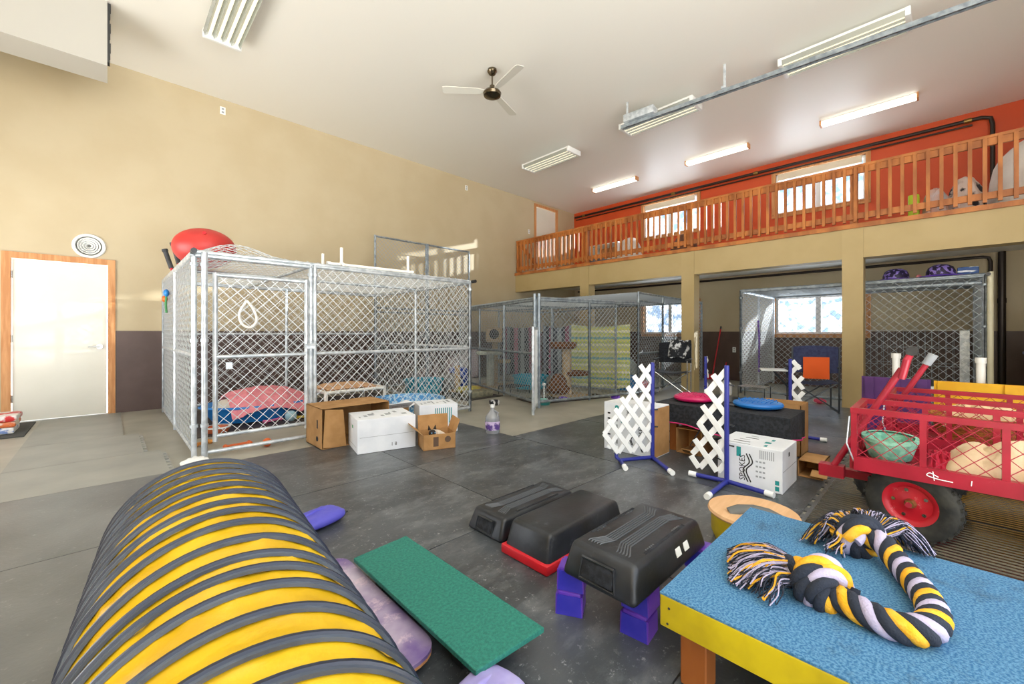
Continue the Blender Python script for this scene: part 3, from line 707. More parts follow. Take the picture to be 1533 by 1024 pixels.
def side_box(t, x0, x1, y0, y1, z0, z1, m, open_, th=.006):
    """carton lying on its side, one face open"""
    q = MB()
    F_ = {'w': (x0, x0+th, y0, y1, z0, z1), 'e': (x1-th, x1, y0, y1, z0, z1), 's': (x0, x1, y0, y0+th, z0, z1), 'n': (x0, x1, y1-th, y1, z0, z1), 'b': (x0, x1, y0, y1, z0, z0+th), 't': (x0, x1, y0, y1, z1-th, z1)}
    for k, v in F_.items():
        if k not in open_: q.bx(*v)
    return q.build('carton', m, t, smooth=False)
ZF = .013
t = thing('cardboard_box', 'big brown cardboard box lying open, left end of the carton row', 'box', (1.75, 4.28, ZF))
side_box(t, 1.43, 2.12, 4.05, 4.47, ZF, .4, M_card, 's')
q = MB().prism([(1.44, .03), (1.66, .0+ZF), (1.63, .37), (1.46, .39)], 4.035, 4.041, axis='y'); q.build('flap', M_card, t, smooth=False)
MB().bx(1.428, 1.4285, 4.14, 4.17, .2, .28).bar((1.4295, 4.16, .1), (1.427, 4.16, .1), .025).build('printing', M_ink, t, smooth=False)
# white box in front (rotated a little)
def white_box(label, cx, cy, rz, w, d, h, prints):
    t = thing('white_carton', label, 'box', (0, 0, 0)); 
    MB().bx(-w/2, w/2, -d/2, d/2, 0, h, bev=.003, seg=1).build('carton', M_boxwhite, t, smooth=False)
    for (kind, *a) in prints:
        if kind == 'line':
            MB().bx(-w/2+.02, w/2-.02, -d/2-.0008, -d/2, h*a[0], h*a[0]+.003).build('seam', M_greyink, t, smooth=False)
        elif kind == 'txt':
            s, size, m, face, u, v, rot = a
            R = {'s': (PI/2, rot, 0), 'w': None, 't': (0, 0, rot)}[face]
            if face == 's': text(s, size, m, t, (u, -d/2-.001, v), (PI/2, rot, 0))
            elif face == 't': text(s, size, m, t, (u, v, h+.001), (0, 0, rot))
            else:
                E_ = (Matrix.Rotation(-PI/2, 3, 'Z') @ Matrix.Rotation(PI/2, 3, 'X') @ Matrix.Rotation(rot, 3, 'Z')).to_euler()
                text(s, size, m, t, (-w/2-.001, u, v), E_)
        elif kind == 'bar':
            m, face, u0, u1, v0, v1 = a
            q = MB()
            if face == 's': q.bx(u0, u1, -d/2-.0009, -d/2, v0, v1)
            elif face == 't': q.bx(u0, u1, v0, v1, h, h+.0009)
            else: q.bx(-w/2-.0009, -w/2, u0, u1, v0, v1)
            q.build('printing', m, t, smooth=False)
    place(t, (cx, cy, ZF), rz); return t
P1 = [('line', .47), ('txt', '1 8', .045, M_ink, 's', .06, .055, 0), ('bar', M_greenink, 'w', -.02, .03, .2, .23), ('bar', M_greyink, 'w', -.15, .16, .05, .053)]
for k in range(9): P1.append(('bar', M_greyink, 't', -.23+.05*k, -.23+.05*k+.012+.018*(k % 3), -.12+.04*(k % 4), -.06+.05*(k % 4)))
white_box('plain white carton at the front of the row by the kennel', 1.92, 3.82, -.22, .54, .44, .31, P1)
t, l, r = open_box('white_flap_carton', 'white carton with a raised printed flap behind the plain white one', 2.3, 4.36, -.05, .3, .3, .26, M_card, M_boxwhite, (('s', 60, .16), ('e', 75, .12)))
text('fresh pack', .045, M_ink, t, (0, -.225, .305), (math.radians(30), 0, 0)); place(t, (*l[:2], ZF), r)
P2 = []
for k in range(9): P2.append(('bar', M_tealink, 's', -.04+.022*k, -.03+.022*k, .1, .27))
for k in range(8): P2.append(('bar', M_greyink, 't', -.18+.045*k, -.165+.045*k+.01*(k % 3), -.1+.05*(k % 3), -.03+.04*(k % 4)))
white_box('white carton with teal print behind the small box with the cat', 2.68, 4.02, -.37, .43, .34, .31, P2)
t, l, r = open_box('cat_box', 'small open brown box with a cat lying in it', 2.29, 3.42, -.35, .31, .26, .145, M_card, M_card, (('w', 50, .14), ('e', 20, .13), ('n', 10, .14)))
MB().bar((.08, -.1315, .09), (.08, -.13, .09), .03, 16).bx(-.06, -.01, -.131, -.13, .03, .12).build('printing', mat('brown_ink', '#5f4a3a', .8), t, smooth=False)
place(t, (*l[:2], ZF), r)
# the cat: one skinned body curled in the box, head up, looking out
def skin(name, nodes, edges, m, parent=None, lvl=2, keep=False):
    me = bpy.data.meshes.new(name); me.from_pydata([n[0] for n in nodes], edges, [])
    o = bpy.data.objects.new(name, me); COL.objects.link(o)
    md = o.modifiers.new('s', 'SKIN'); 
    for i, n in enumerate(nodes):
        s = me.skin_vertices[0].data[i]; r = n[1]; s.radius = r if hasattr(r, '__len__') else (r, r); s.use_root = i == 0
    md.use_smooth_shade = True
    sb = o.modifiers.new('b', 'SUBSURF'); sb.levels = sb.render_levels = lvl
    dg = bpy.context.evaluated_depsgraph_get(); m2 = bpy.data.meshes.new_from_object(o.evaluated_get(dg)); 
    bpy.data.objects.remove(o); m2.name = name; m2.materials.clear(); m2.materials.append(m)
    o = bpy.data.objects.new(name, m2); COL.objects.link(o)
    if parent is not None:
        o.parent = parent
        if parent.type == 'EMPTY': o.matrix_parent_inverse = parent.matrix_basis.inverted()
    return o
def catmat():
    m = mat('siamese_coat', '#d2c6b6', .9, bump=.4, bscale=90)
    nt = m.node_tree; N = nt.nodes; L = nt.links
    tc = N.new('ShaderNodeTexCoord'); ds = N.new('ShaderNodeVectorMath'); ds.operation = 'DISTANCE'; ds.inputs[1].default_value = (-.075, -.1, .135)
    L.new(tc.outputs['Object'], ds.inputs[0])
    r = N.new('ShaderNodeValToRGB'); e = r.color_ramp.elements; e[0].position = .045; e[0].color = lin('#2e2825'); e[1].position = .085; e[1].color = lin('#d2c6b6')
    L.new(ds.outputs['Value'], r.inputs['Fac']); L.new(r.outputs['Color'], N['Principled BSDF'].inputs['Base Color'])
    return m
ct = thing('cat', 'siamese cat with dark face lying in the small brown box', 'cat', (0, 0, 0))
bn = [((.1, 0.02, .075), .062), ((.05, .06, .08), .07), ((-.01, .05, .085), .062), ((-.045, .01, .1), .048), ((-.06, -.03, .125), .036), ((-.07, -.07, .145), .043), ((-.075, -.098, .138), .024),
      ((.06, -.06, .05), .032), ((.0, -.085, .04), .022), ((-.05, -.06, .05), .022), ((-.085, -.1, .045), .016), ((.11, -.05, .06), .03), ((.05, -.1, .035), .014), ((-.02, -.1, .03), .01)]
be = [(0, 1), (1, 2), (2, 3), (3, 4), (4, 5), (5, 6), (0, 7), (7, 8), (3, 9), (9, 10), (0, 11), (11, 12), (12, 13)]
skin('body', bn, be, catmat(), ct)
M_dk = mat('seal_point_fur', '#2c2623', .9)
for s in (-1, 1):
    q = MB(); c0 = Vector((-.068+s*.027, -.062, .175)); q.bar(c0, c0+Vector((s*.008, .002, .042)), .017, 8, r2=.002); q.build('ear', M_dk, ct)
    MB().ball((-.073+s*.017, -.107, .152), (.007, .005, .006), 10, 8).build('eye', mat('cat_eye', '#6fa0c8', .1), ct)
place(ct, (2.29, 3.42, ZF+.006), -.2)
# water jug
M_jug = glass('clear_plastic', '#f2f4f6', .12)
t = thing('water_jug', 'clear plastic jug with purple label on the floor near the kennel corner', 'jug', (3.04, 3.44, ZF))
MB().lathe([(0, .0), (.072, .0), (.08, .015), (.08, .16), (.076, .18), (.05, .22), (.022, .255), (.02, .28), (0, .28)], 28, c=(3.04, 3.44, ZF)).build('bottle', mat('jug_plastic', '#cdd0d6', .15, trans=.6), t)
MB().lathe([(.081, .04), (.082, .042), (.082, .13), (.081, .132)], 28, c=(3.04, 3.44, ZF)).build('paper_label', mat('jug_label', '#c9b6d8', .6, col2='#5b3f8a', scale=18, lo=.45, hi=.55), t)
MB().lathe([(0, .31), (.023, .31), (.024, .28), (0, .278)], 18, c=(3.04, 3.44, ZF)).build('cap', M_white, t)
MB().tube([(3.04, 3.365, ZF+.19), (3.04, 3.35, ZF+.23), (3.04, 3.4, ZF+.25)], .011, 8).build('handle', mat('jug_plastic'  , '#cdd0d6'), t)
# packets at the far left
for k, (m, z, h, l) in enumerate(((mat('white_packet', '#e3e1dc', .5, col2='#7a8fc0', scale=12, lo=.55, hi=.6), .014, .07, 'white packet at the bottom of the pile by the door'), (mat('orange_packet', '#d9703a', .5, col2='#e5d9c4', scale=9, lo=.5, hi=.6), .085, .06, 'orange packet in the middle of the pile by the door'), (mat('red_packet', '#d42b2b', .45, col2='#e9e2dc', scale=7, lo=.52, hi=.58), .146, .07, 'red packet on top of the pile by the door'))):
    tag(MB().box((-.92+.01*k, 7.25, z+h/2), (.34, .4, h), bev=.02).build('food_packet', m), l, 'packet')
# ================================================================ CAT PEN CONTENTS
M_fur = mat('beige_carpet', '#b7a384', .95, col2='#a08c6e', scale=30, bump=.5, bscale=120)
M_dfur = mat('brown_carpet', '#5f3d26', .95, col2='#7b5334', scale=16, bump=.6, bscale=90)
M_pale = mat('pale_carpet', '#b9beb4', .95, col2='#a3a89e', scale=24, bump=.4, bscale=100)
t = thing('cat_tree', 'beige cat tree with a hooded perch and pale post', 'cat tree', (5.55, 6.3, 0))
MB().box((5.55, 6.3, .04), (.55, .5, .07), rot=(0, 0, .4), bev=.02).build('base', M_fur, t)
MB().bar((5.42, 6.2, .05), (5.42, 6.2, .7), .075, 18).build('post', M_pale, t); MB().bar((5.72, 6.4, .05), (5.72, 6.4, .95), .06, 18).build('post', M_fur, t)
MB().lathe([(0, .69), (.26, .69), (.27, .72), (.26, .75), (0, .75)], 24, c=(5.42, 6.22, 0)).build('shelf', M_pale, t)
MB().lathe([(0, .5), (.16, .5), (.17, .53), (.16, .56), (0, .56)], 20, c=(5.85, 6.3, 0)).build('shelf', M_fur, t)
MB().box((5.66, 6.36, 1.07), (.34, .34, .3), rot=(0, 0, -.72), bev=.05).build('house', M_fur, t)
q = MB(); q.M = Matrix.Translation((5.66, 6.36, 1.09)) @ Matrix.Rotation(-.72, 4, 'Z') @ Matrix.Rotation(PI/2, 4, 'X')
q.lathe([(0, .171), (.085, .171), (.095, .176), (.1, .168)], 24); q.build('entrance', M_blackfab, t)
t = thing('cat_tree', 'brown cat tree with a round top bed in front of the yellow cloth', 'cat tree', (5.75, 4.55, 0))
MB().prism([(5.4, 4.35), (5.95, 4.15), (6.1, 4.6), (5.55, 4.85)], .012, .05, bev=.01).build('base', M_fur, t)
MB().bar((5.77, 4.56, .05), (5.77, 4.56, .86), .085, 20).build('post', M_fur, t)
MB().lathe([(0, .84), (.2, .84), (.235, .87), (.24, .95), (.2, .955), (.18, .9), (0, .89)], 26, c=(5.72, 4.6, 0)).build('top_bed', M_dfur, t)
MB().lathe([(0, .37), (.2, .37), (.22, .4), (.21, .44), (.17, .43), (0, .42)], 24, c=(5.93, 4.46, 0), sx=1.1).build('middle_perch', M_dfur, t)
skin('trunk', [((5.66, 4.62, .42), .11), ((5.62, 4.66, .25), .13), ((5.5, 4.72, .06), .1), ((5.75, 4.5, .05), .11), ((5.6, 4.48, .06), .07)], [(0, 1), (1, 2), (1, 3), (1, 4)], M_dfur, t, 2)
# hanging cloths on the inner panel
def cloth(a, b, ztop, zbot, m, label, sag=0, name='hanging_cloth', wave=.025, cat='cloth', off=0):
    A = Vector((*a, 0)); B = Vector((*b, 0)); d = (B-A); n = Vector((-d.y, d.x, 0)).normalized()
    def f(u, v):
        p = A+d*u; w_ = wave*math.sin(u*d.length*19+1.3*v)*(.35+.65*v)+.015*nz(u*6, v*6, 4)
        zt = ztop-.05*math.sin(PI*u)*(1-v)
        zb = zbot-sag*math.sin(PI*u)
        return (p.x+n.x*(off+w_), p.y+n.y*(off+w_), zt+(zb-zt)*v)
    return tag(MB().surf(f, 40, 20, thick=.008).build(name, m), label, cat)
M_striped = stripes('striped_towel', ['#4a4f58', '#b0647c', '#31343c', '#7d8794', '#8f4a66', '#3c4149', '#9aa3aa'], 1, 1.6)
M_yb = stripes('yellow_blanket_weave', ['#d9d96a', '#c8cf8a', '#e8e7c0', '#b9c66a', '#dcdc7a', '#6fa9b0', '#d4d58a', '#c3cc62', '#eeeacb'], 2, 2.6, wob=.06)
cloth((6.14, 6.68), (6.34, 5.72), 1.27, .22, M_striped, 'striped towel in pink and slate hung on the pen wall, farther of two', off=.06)
cloth((6.34, 5.66), (6.46, 5.02), 1.27, .25, M_striped, 'striped towel in pink and slate hung on the pen wall beside the yellow cloth', off=.06)
cloth((6.42, 4.98), (6.9, 3.98), 1.28, .1, M_yb, 'yellow and green woven blanket hung in the cat pen', sag=.06, off=.08)
t = pool(5.78, 5.45, .34, .24, M_teal, 'teal basin in the cat pen before the striped towels', .06)
for l, x, y, m_, r in (('low black wire rack in the cat pen, left of the teal basin', 5.25, 5.35, None, 0),):
    t = thing('wire_rack', l, 'rack', (x, y, 0)); q = MB()
    for k in range(9): q.bar((x-.25+.0625*k, y-.16, .16), (x-.25+.0625*k, y+.16, .16), .005, 6)
    for s in (-1, 1): q.bar((x-.25, y+s*.16, .16), (x+.25, y+s*.16, .16), .007, 6)
    q.build('shelf', M_black, t)
    for s in (-1, 1):
        for u in (-1, 1): MB().bar((x+s*.24, y+u*.15, .012), (x+s*.24, y+u*.15, .16), .008, 8).build('leg', M_black, t)
tag(MB().bx(4.2, 4.98, 5.35, 6.5, .001, .012).build('pen_mat', mat('dark_pen_mat', '#35322f', .8, col2='#45413c', scale=5)), 'dark mat on the floor in the corridor beside the cat pen', 'floor mat')
tag(MB().prism([(4.75, 4.35), (6.2, 3.95), (6.35, 4.35), (4.9, 4.95)], .001, .012).build('pen_mat', MATS['dark_pen_mat'], smooth=False), 'dark mat inside the cat pen under the brown cat tree', 'floor mat')
def bowl(x, y, r, h, m, label, z=0):
    t = MB().lathe([(0, z), (r*.9, z), (r, z+h*.8), (r*.95, z+h), (r*.82, z+h*.9), (r*.7, z+h*.3), (0, z+h*.25)], 24, c=(x, y, 0)).build('food_bowl', m); return tag(t, label, 'bowl')
M_teald = mat('teal_bowl', '#3f9a96', .3)
bowl(4.86, 4.3, .11, .05, M_teald, 'wide teal bowl on the floor by the pen corner post')
bowl(4.98, 4.42, .08, .06, mat('mint_bowl', '#8fc6b8', .3), 'mint bowl just behind the wide teal bowl')
bowl(5.35, 4.3, .075, .06, M_purp, 'purple bowl in front of the brown cat tree')
bowl(6.2, 3.85, .08, .06, M_purp, 'purple bowl at the foot of the yellow blanket')
bowl(4.28, 4.8, .085, .07, mat('black_white_bowl', '#1d1e20', .35, col2='#d8d9d8', scale=14, lo=.5, hi=.55), 'black and white bowl on the concrete behind the clear jug')
tag(MB().ball((8.0, 1.3, .045), (.05, .09, .045)).build('dog_toy', mat('candy_pink_rubber', '#d8486a', .5, col2='#eec9cf', scale=16, lo=.5, hi=.55)), 'pink and white toy on the floor behind the navy camp chair', 'toy')
t = thing('litter_scoop_stand', 'white upright scoop standing in the cat pen', 'scoop', (5.1, 4.5, .012)); MB().bar((5.1, 4.5, .012), (5.1, 4.5, .26), .012).ball((5.1, 4.5, .27), .03).box((5.1, 4.5, .02), (.1, .08, .016)).build('scoop', M_white, t)
q = thing('plastic_basket', 'blue plastic basket on the floor behind the pen gate', 'basket', (7.35, 4.3, 0))
MB().lathe([(0, .002), (.24, .002), (.29, .24), (.31, .25), (.3, .265), (.27, .24), (.22, .02), (0, .015)], 28, c=(7.3, 4.35, 0), sx=.8).build('basket', mat('sky_blue_plastic', '#2f8fd6', .4, col2='#1f77bd', scale=22, lo=.45, hi=.55), q)
MB().lathe([(.28, .24), (.315, .245), (.315, .27), (.28, .27)], 28, c=(7.3, 4.35, 0), sx=.8).build('rim', M_blue, q)
tag(MB().ball((7.45, 3.95, .1), .1).build('ball', M_red), 'small red ball beside the blue basket', 'ball')
tag(MB().ball((7.8, 4.6, .3), (.35, .25, .28), 20, 12).build('pet_cushion', mat('sage_fleece', '#8e948c', .95, bump=.4)), 'grey green cushion behind the blue basket', 'cushion')
# ================================================================ CHAIRS NEAR THE LOFT
M_navy = mat('navy_canvas', '#2b3050', .85, col2='#333a5c', scale=30, bump=.3)
M_dtube = mat('dark_metal_tube', '#4c5055', .35, .6)
def director_chair(label, fabric, tube, pouch=None, table=None):
    """faces +x; local origin on the floor below the seat"""
    t = thing('camp_chair', label, 'chair')
    W = .27
    for s in (-1, 1):
        MB().bar((.22, s*W, 0), (.22, s*W, .62), .011, 10).build('front_leg', tube, t)
        MB().bar((-.22, s*W, 0), (-.24, s*W, .92), .011, 10).build('rear_leg', tube, t)
        MB().bar((-.24, s*W, .015), (.24, s*W, .015), .01, 8).build('foot_rail', tube, t)
        MB().box((0, s*W, .635), (.48, .05, .025), bev=.008).build('armrest', M_black, t)
        MB().bar((-.2, s*W, .42), (.22, s*W, .42), .01, 8).build('seat_rail', tube, t)
    for x in (.2, -.2):
        MB().bar((x, -W, .03), (x, W, .42), .009, 8).bar((x+.015, -W, .42), (x+.015, W, .03), .009, 8).build('cross_brace', tube, t)
    MB().surf(lambda u, v: (-.2+u*.42, -W+v*2*W, .43-.035*math.sin(PI*v)), 6, 14, thick=.008).build('seat', fabric, t)
    MB().surf(lambda u, v: (-.225-.03*math.sin(PI*v)+.0*u, -W-.01+v*(2*W+.02), .56+u*.36+.02*math.sin(PI*v)*u), 8, 14, thick=.012).build('backrest', fabric, t)
    if pouch:
        MB().surf(lambda u, v: (-.285-.02*math.sin(PI*v)*math.sin(PI*u), -.15+v*.3, .48+u*.3), 6, 8, thick=.015).build('back_pouch', pouch, t)
    if table:
        y = table*(W+.2)
        MB().bx(-.1, .25, y-.17, y+.17, .55, .57, bev=.006).build('side_table', M_white, t)
        MB().bar((.2, y, .55), (.22, table*W, .3), .009, 8).bar((-.05, y, .55), (0, table*W, .3), .009, 8).build('table_strut', tube, t)
    return t
c = director_chair('navy camp chair with an orange back pouch and folding side table', M_navy, M_dtube, mat('orange_canvas', '#dd5a1c', .85, bump=.2), 1)
place(c, (7.3, 1.28, 0), math.radians(20))
c = director_chair('camp chair with bright chrome legs and black arms before the middle column', M_blackfab, M_chrome)
place(c, (7.2, 3.3, .013), math.radians(195))
tag(MB().surf(lambda u, v: (7.4+.06*math.sin(u*7)+.1*v-.0, 3.1+u*.42, .5+.48*math.sin(PI*(.12+.5*v))-.05*abs(nz(u*5, v*5))), 20, 16, thick=.012).build('throw_blanket', mat('black_white_cloth', '#23262b', .9, col2='#dfe2e5', scale=9, lo=.5, hi=.56)), 'black and white patterned throw over the chrome legged chair', 'blanket')
# broom, dustpan
t = thing('broom', 'red-handled broom leaning on the brown back wall', 'broom', (10.2, 3.66, 0))
MB().bar((10.22, 3.72, .12), (10.46, 3.62, 1.22), .014, 10).build('handle', M_red, t)
MB().bar((10.455, 3.622, 1.2), (10.468, 3.617, 1.27), .016, 10).build('grip', M_black, t)
MB().box((10.2, 3.73, .08), (.06, .3, .12), taper=.7).build('bristles', M_red, t)
t = thing('dustpan', 'dark dustpan on the floor beside the red broom', 'dustpan', (10.1, 3.5, 0))
MB().box((10.12, 3.47, .05), (.28, .26, .08), rot=(0, .2, 0), bev=.015).build('pan', M_black, t); MB().bar((10.25, 3.47, .08), (10.38, 3.47, .42), .014).build('handle', M_red, t)
tag(MB().tube(smooth_path([(9.15, 2.47, 1.36), (9.14, 2.45, 1.0), (9.17, 2.46, .7), (9.13, 2.45, .35)], 6), .016, 8).build('dog_leash', mat('purple_webbing', '#6b3fa0', .8)), 'purple dog leash hanging on the loft kennel side', 'leash')
t = thing('wire_rack', 'small chrome wire rack on the floor by the loft kennel', 'rack', (7.9, 2.15, 0)); q = MB()
for k in range(8): q.bar((7.75+.05*k, 2.0, .2), (7.75+.05*k, 2.4, .2), .005, 6)
q.bar((7.75, 2.0, .2), (8.1, 2.0, .2), .007, 6).bar((7.75, 2.4, .2), (8.1, 2.4, .2), .007, 6); q.build('shelf', M_chrome, t)
for x in (7.75, 8.1):
    for y in (2.0, 2.4): MB().bar((x, y, 0), (x, y, .2), .007, 6).build('leg', M_dtube, t)
t = thing('corner_weight', 'white jug at the foot of the loft kennel corner', 'jug', (8.0, 2.68, 0)); MB().lathe([(0, 0), (.09, 0), (.1, .03), (.1, .18), (.05, .25), (.03, .27), (0, .27)], 20, c=(8.0, 2.68, 0)).build('bottle', M_white, t); MB().bar((8, 2.68, .27), (8, 2.68, .3), .032).build('cap', M_blue, t)
# hats on the kennel roof
def hat(x, y, l):
    t = thing('purple_hat', l, 'hat', (x, y, 1.9))
    MB().lathe([(0, 1.915), (.14, 1.912), (.24, 1.905), (.245, 1.915), (.15, 1.93), (0, 1.93)], 28, c=(x, y, 0)).build('brim', M_purp, t)
    MB().lathe([(.15, 1.925), (.15, 1.98), (.125, 2.04), (.07, 2.075), (0, 2.085)], 28, c=(x, y, 0)).build('crown', mat('dotted_hat_crown', '#241a3c', .5, col2='#8d78c8', scale=22, lo=.52, hi=.56), t)
hat(8.5, .45, 'purple brimmed hat on the loft kennel roof nearer the column'); hat(8.4, -.02, 'purple brimmed hat on the loft kennel roof nearer the blue box')
tag(MB().box((8.45, -.28, 1.905+.055), (.2, .2, .11), bev=.01).build('storage_box', mat('blue_white_box', '#2b4f8a', .5, col2='#dfe6ee', scale=9, lo=.5, hi=.54, stretch=(.3, .3, 2))), 'small blue and white box on the loft kennel roof', 'box')
tag(MB().ball((8.45, .2, 1.935), .03).build('ball', M_pink), 'tiny pink ball between the purple hats', 'ball')
# pet carriers at the right
t = thing('pet_carrier', 'blue grey plastic pet carrier at the right edge', 'pet carrier', (9.0, -1.2, .45))
M_carr = mat('blue_grey_plastic', '#52698c', .45, col2='#5b7396', scale=3)
q = MB().box((9.0, -1.2, .62), (.75, .62, .42), bev=.05, taper=1.08); q.build('lower_shell', M_carr, t)
MB().box((9.0, -1.2, .99), (.78, .64, .4), bev=.06, taper=.86).build('upper_shell', M_carr, t)
MB().bx(8.58, 9.42, -1.56, -.84, .81, .85, bev=.012).build('rim', M_carr, t)
MB().box((8.605, -1.02, 1.02), (.012, .16, .18), rot=(0, .12, 0)).build('paper_label', mat('pale_label', '#d4dac6', .7), t)
for y in (-.9, -1.5): MB().bx(8.56, 8.6, y-.02, y+.02, .79, .87).build('latch', M_black, t)
tag(MB().box((9.0, -1.2, .2), (.8, .7, .4), bev=.05).build('storage_bin', mat('slate_blue_plastic', '#3c5570', .6, col2='#2f4459', scale=8)), 'slate blue bin under the blue grey pet carrier', 'bin')
# ================================================================ LOFT
M_sheet = mat('white_sheet', '#ece8e2', .9, col2='#dcd6d0', scale=3, bump=.3)
def heap(x, y, z, rx, ry, h, seed=0, p=2.2):
    def f(u, v):
        a = (u-.5)*2; b = (v-.5)*2; rr = (abs(a)**p+abs(b)**p)
        hh = h*max(0, 1-rr)**.5
        return (x+a*rx+.04*nz(a*3+seed, b*3), y+b*ry+.04*nz(a*3, b*3+seed, 5), z+hh+.06*h*nz(a*4+seed, b*4, 2)+.004)
    return f
tag(MB().surf(heap(9.0, -1.05, 2.71, .7, .58, 1.05, 3, 3), 26, 26, thick=.012).build('dust_sheet', M_sheet), 'white sheet over a tall pile at the right end of the loft', 'sheet')
tag(MB().surf(heap(8.55, -.26, 2.71, .34, .2, .56, 9), 22, 22, thick=.012).build('clothes_pile', mat('patterned_clothes', '#d8c6bd', .9, col2='#2f2a2e', scale=5, lo=.5, hi=.55)), 'black and pale clothes heaped on the loft floor beside the sheet', 'clothes')
tag(MB().surf(heap(8.42, .03, 2.71, .24, .14, .46, 14), 18, 18, thick=.012).build('towel_pile', mat('peach_towels', '#dcb6a6', .9, col2='#cfd0d8', scale=6)), 'peach and white towels heaped left of the black clothes on the loft', 'towels')
tag(MB().box((8.4, .25, 2.71+.2), (.2, .12, .4), bev=.02).build('storage_bin', mat('lime_plastic', '#b9d52c', .4)), 'small lime green bin on the loft floor', 'bin')
t = thing('shelf_unit', 'white shelf unit on the loft near the loft door', 'shelf', (9.9, 6.4, 2.7))
for y in (5.95, 6.85): MB().bx(9.7, 10.2, y-.015, y+.015, 2.705, 3.55).build('side_panel', M_white, t, smooth=False)
for z in (2.72, 3.13, 3.54): MB().bx(9.7, 10.2, 5.96, 6.84, z-.012, z+.012).build('shelf', M_white, t, smooth=False)
MB().bx(10.18, 10.2, 5.96, 6.84, 2.72, 3.54).build('back_panel', M_trimw, t, smooth=False)
tag(MB().surf(heap(9.0, 6.1, 2.71, .35, .4, .32, 21), 18, 18, thick=.012).build('bag', mat('dark_grey_bag', '#4a4d55', .7, col2='#6d7079', scale=6)), 'dark grey bag slumped before the white shelf on the loft', 'bag')
tag(MB().surf(heap(9.2, 5.3, 2.71, .3, .33, .75, 31), 18, 18, thick=.012).build('bag', M_sheet), 'white bundle standing on the loft left of the window', 'bag')
tag(MB().surf(heap(9.2, 3.95, 2.71, .3, .3, .6, 41), 18, 18, thick=.012).build('bag', mat('brown_bag', '#6d4a3a', .8)), 'brown bundle on the loft under the farther window', 'bag')
tag(MB().box((8.4, 1.6, 2.73), (.5, 1.1, .03)).build('loft_board', M_trimw), 'pale board lying on the loft floor by the railing', 'board')
# ================================================================ JUMPS AND BENCH IN THE MIDDLE
def clip(poly, p, d):
    """part of the line p + t*d inside a convex polygon (counter-clockwise)"""
    t0, t1 = -9, 9
    for a, b in zip(poly, poly[1:]+poly[:1]):
        nx, ny = -(b[1]-a[1]), b[0]-a[0]; den = nx*d[0]+ny*d[1]; num = nx*(p[0]-a[0])+ny*(p[1]-a[1])
        if abs(den) < 1e-9:
            if num < 0: return None
            continue
        t = -num/den
        if den > 0: t0 = max(t0, t)
        else: t1 = min(t1, t)
    return (t0, t1) if t1-t0 > .02 else None
def wing(label, loc, H_, W_, ang, feet, gap=.02, side=-1, cord=False):
    """jump wing: blue upright, white lattice running off in direction ang, blue feet with white caps"""
    t = thing('jump_wing', label, 'jump wing', (*loc, ZF), 'white lattice jump wings')
    x, y = loc; u = Vector((math.cos(ang), math.sin(ang), 0)); n = Vector((-u.y, u.x, 0))
    MB().bar((x, y, ZF), (x, y, H_), .017, 14).build('upright', M_navytube, t)
    poly = [(.012, .1), (W_*.8, .1), (W_, .22), (W_*.82, .42), (W_*.45, .68), (.09, H_+.01), (.012, H_-.04)]
    q = MB(); p = .105
    for fam in (1, -1):
        d = (math.cos(PI/3.4), fam*math.sin(PI/3.4))
        for k in range(-14, 24):
            r = clip(poly, (0, k*p*1.62), d)
            if not r: continue
            a = Vector((d[0]*r[0], 0, k*p*1.62+d[1]*r[0])); b = Vector((d[0]*r[1], 0, k*p*1.62+d[1]*r[1]))
            L_ = (b-a).length+.03; mid = (a+b)/2; rot = math.atan2((b-a).z, (b-a).x)
            m4 = Matrix((( u.x, n.x, 0, x), (u.y, n.y, 0, y), (0, 0, 1, 0), (0, 0, 0, 1)))
            q.M = m4 @ Matrix.Translation((mid.x, fam*.004, mid.z)) @ Matrix.Rotation(-rot, 4, 'Y')
            q.box((0, 0, 0), (L_, .008, .041), bev=.0015, seg=1)
    q.build('lattice', M_white, t)
    for pth in feet:
        pts = [Vector((*a, ZF+.02)) if len(a) == 2 else Vector(a) for a in pth]
        f = MB().tube(pts, .016, 12).build('foot', M_navytube, t)
        e = pts[-1]; d = (pts[-1]-pts[-2]).normalized(); MB().bar(e-d*.02, e+d*.035, .021, 12).build('foot_cap', M_white, f)
    for z in (.3, .45, .6, .74):
        MB().bar((x, y, z), (x+.05*math.cos(ang+PI), y+.05*math.sin(ang+PI), z-.004), .006, 8).build('jump_cup', M_black, t)
    if cord:
        MB().tube([Vector((x, y, H_*.8))+u*.01-n*.015, Vector((x, y, H_*.55))+u*W_*.45-n*.02, Vector((x, y, .24))+u*W_*.9-n*.02, Vector((x, y, .17))+u*.03-n*.02], .005, 6).build('cord', M_blackfab, t)
    return t
wing('broad white lattice jump wing in front of the left printed carton', (3.4, 1.74), .86, .46, math.atan2(.27, -.42), [[(3.4, 1.74), (3.12, 1.89), (2.99, 1.77)], [(3.4, 1.74), (3.15, 1.46)], [(3.12, 1.89), (3.13, 1.93, .045), (3.15, 1.95, .1)]])
wing('narrow white lattice jump wing beside the printed carton on the right', (3.24, 1.08), .88, .3, math.atan2(.3, -.01), [[(3.24, 1.08), (3.22, 1.31)], [(3.24, 1.08), (3.19, .8)], [(3.24, 1.08), (2.87, 1.07)]], cord=True)
wing('white lattice jump wing behind the right end of the black bench', (5.2, 1.1), .84, .22, math.atan2(-.2, .02), [[(5.2, 1.1), (5.2, 1.4)], [(5.2, 1.1), (5.2, .82)], [(5.2, 1.1), (5.5, 1.1)]])
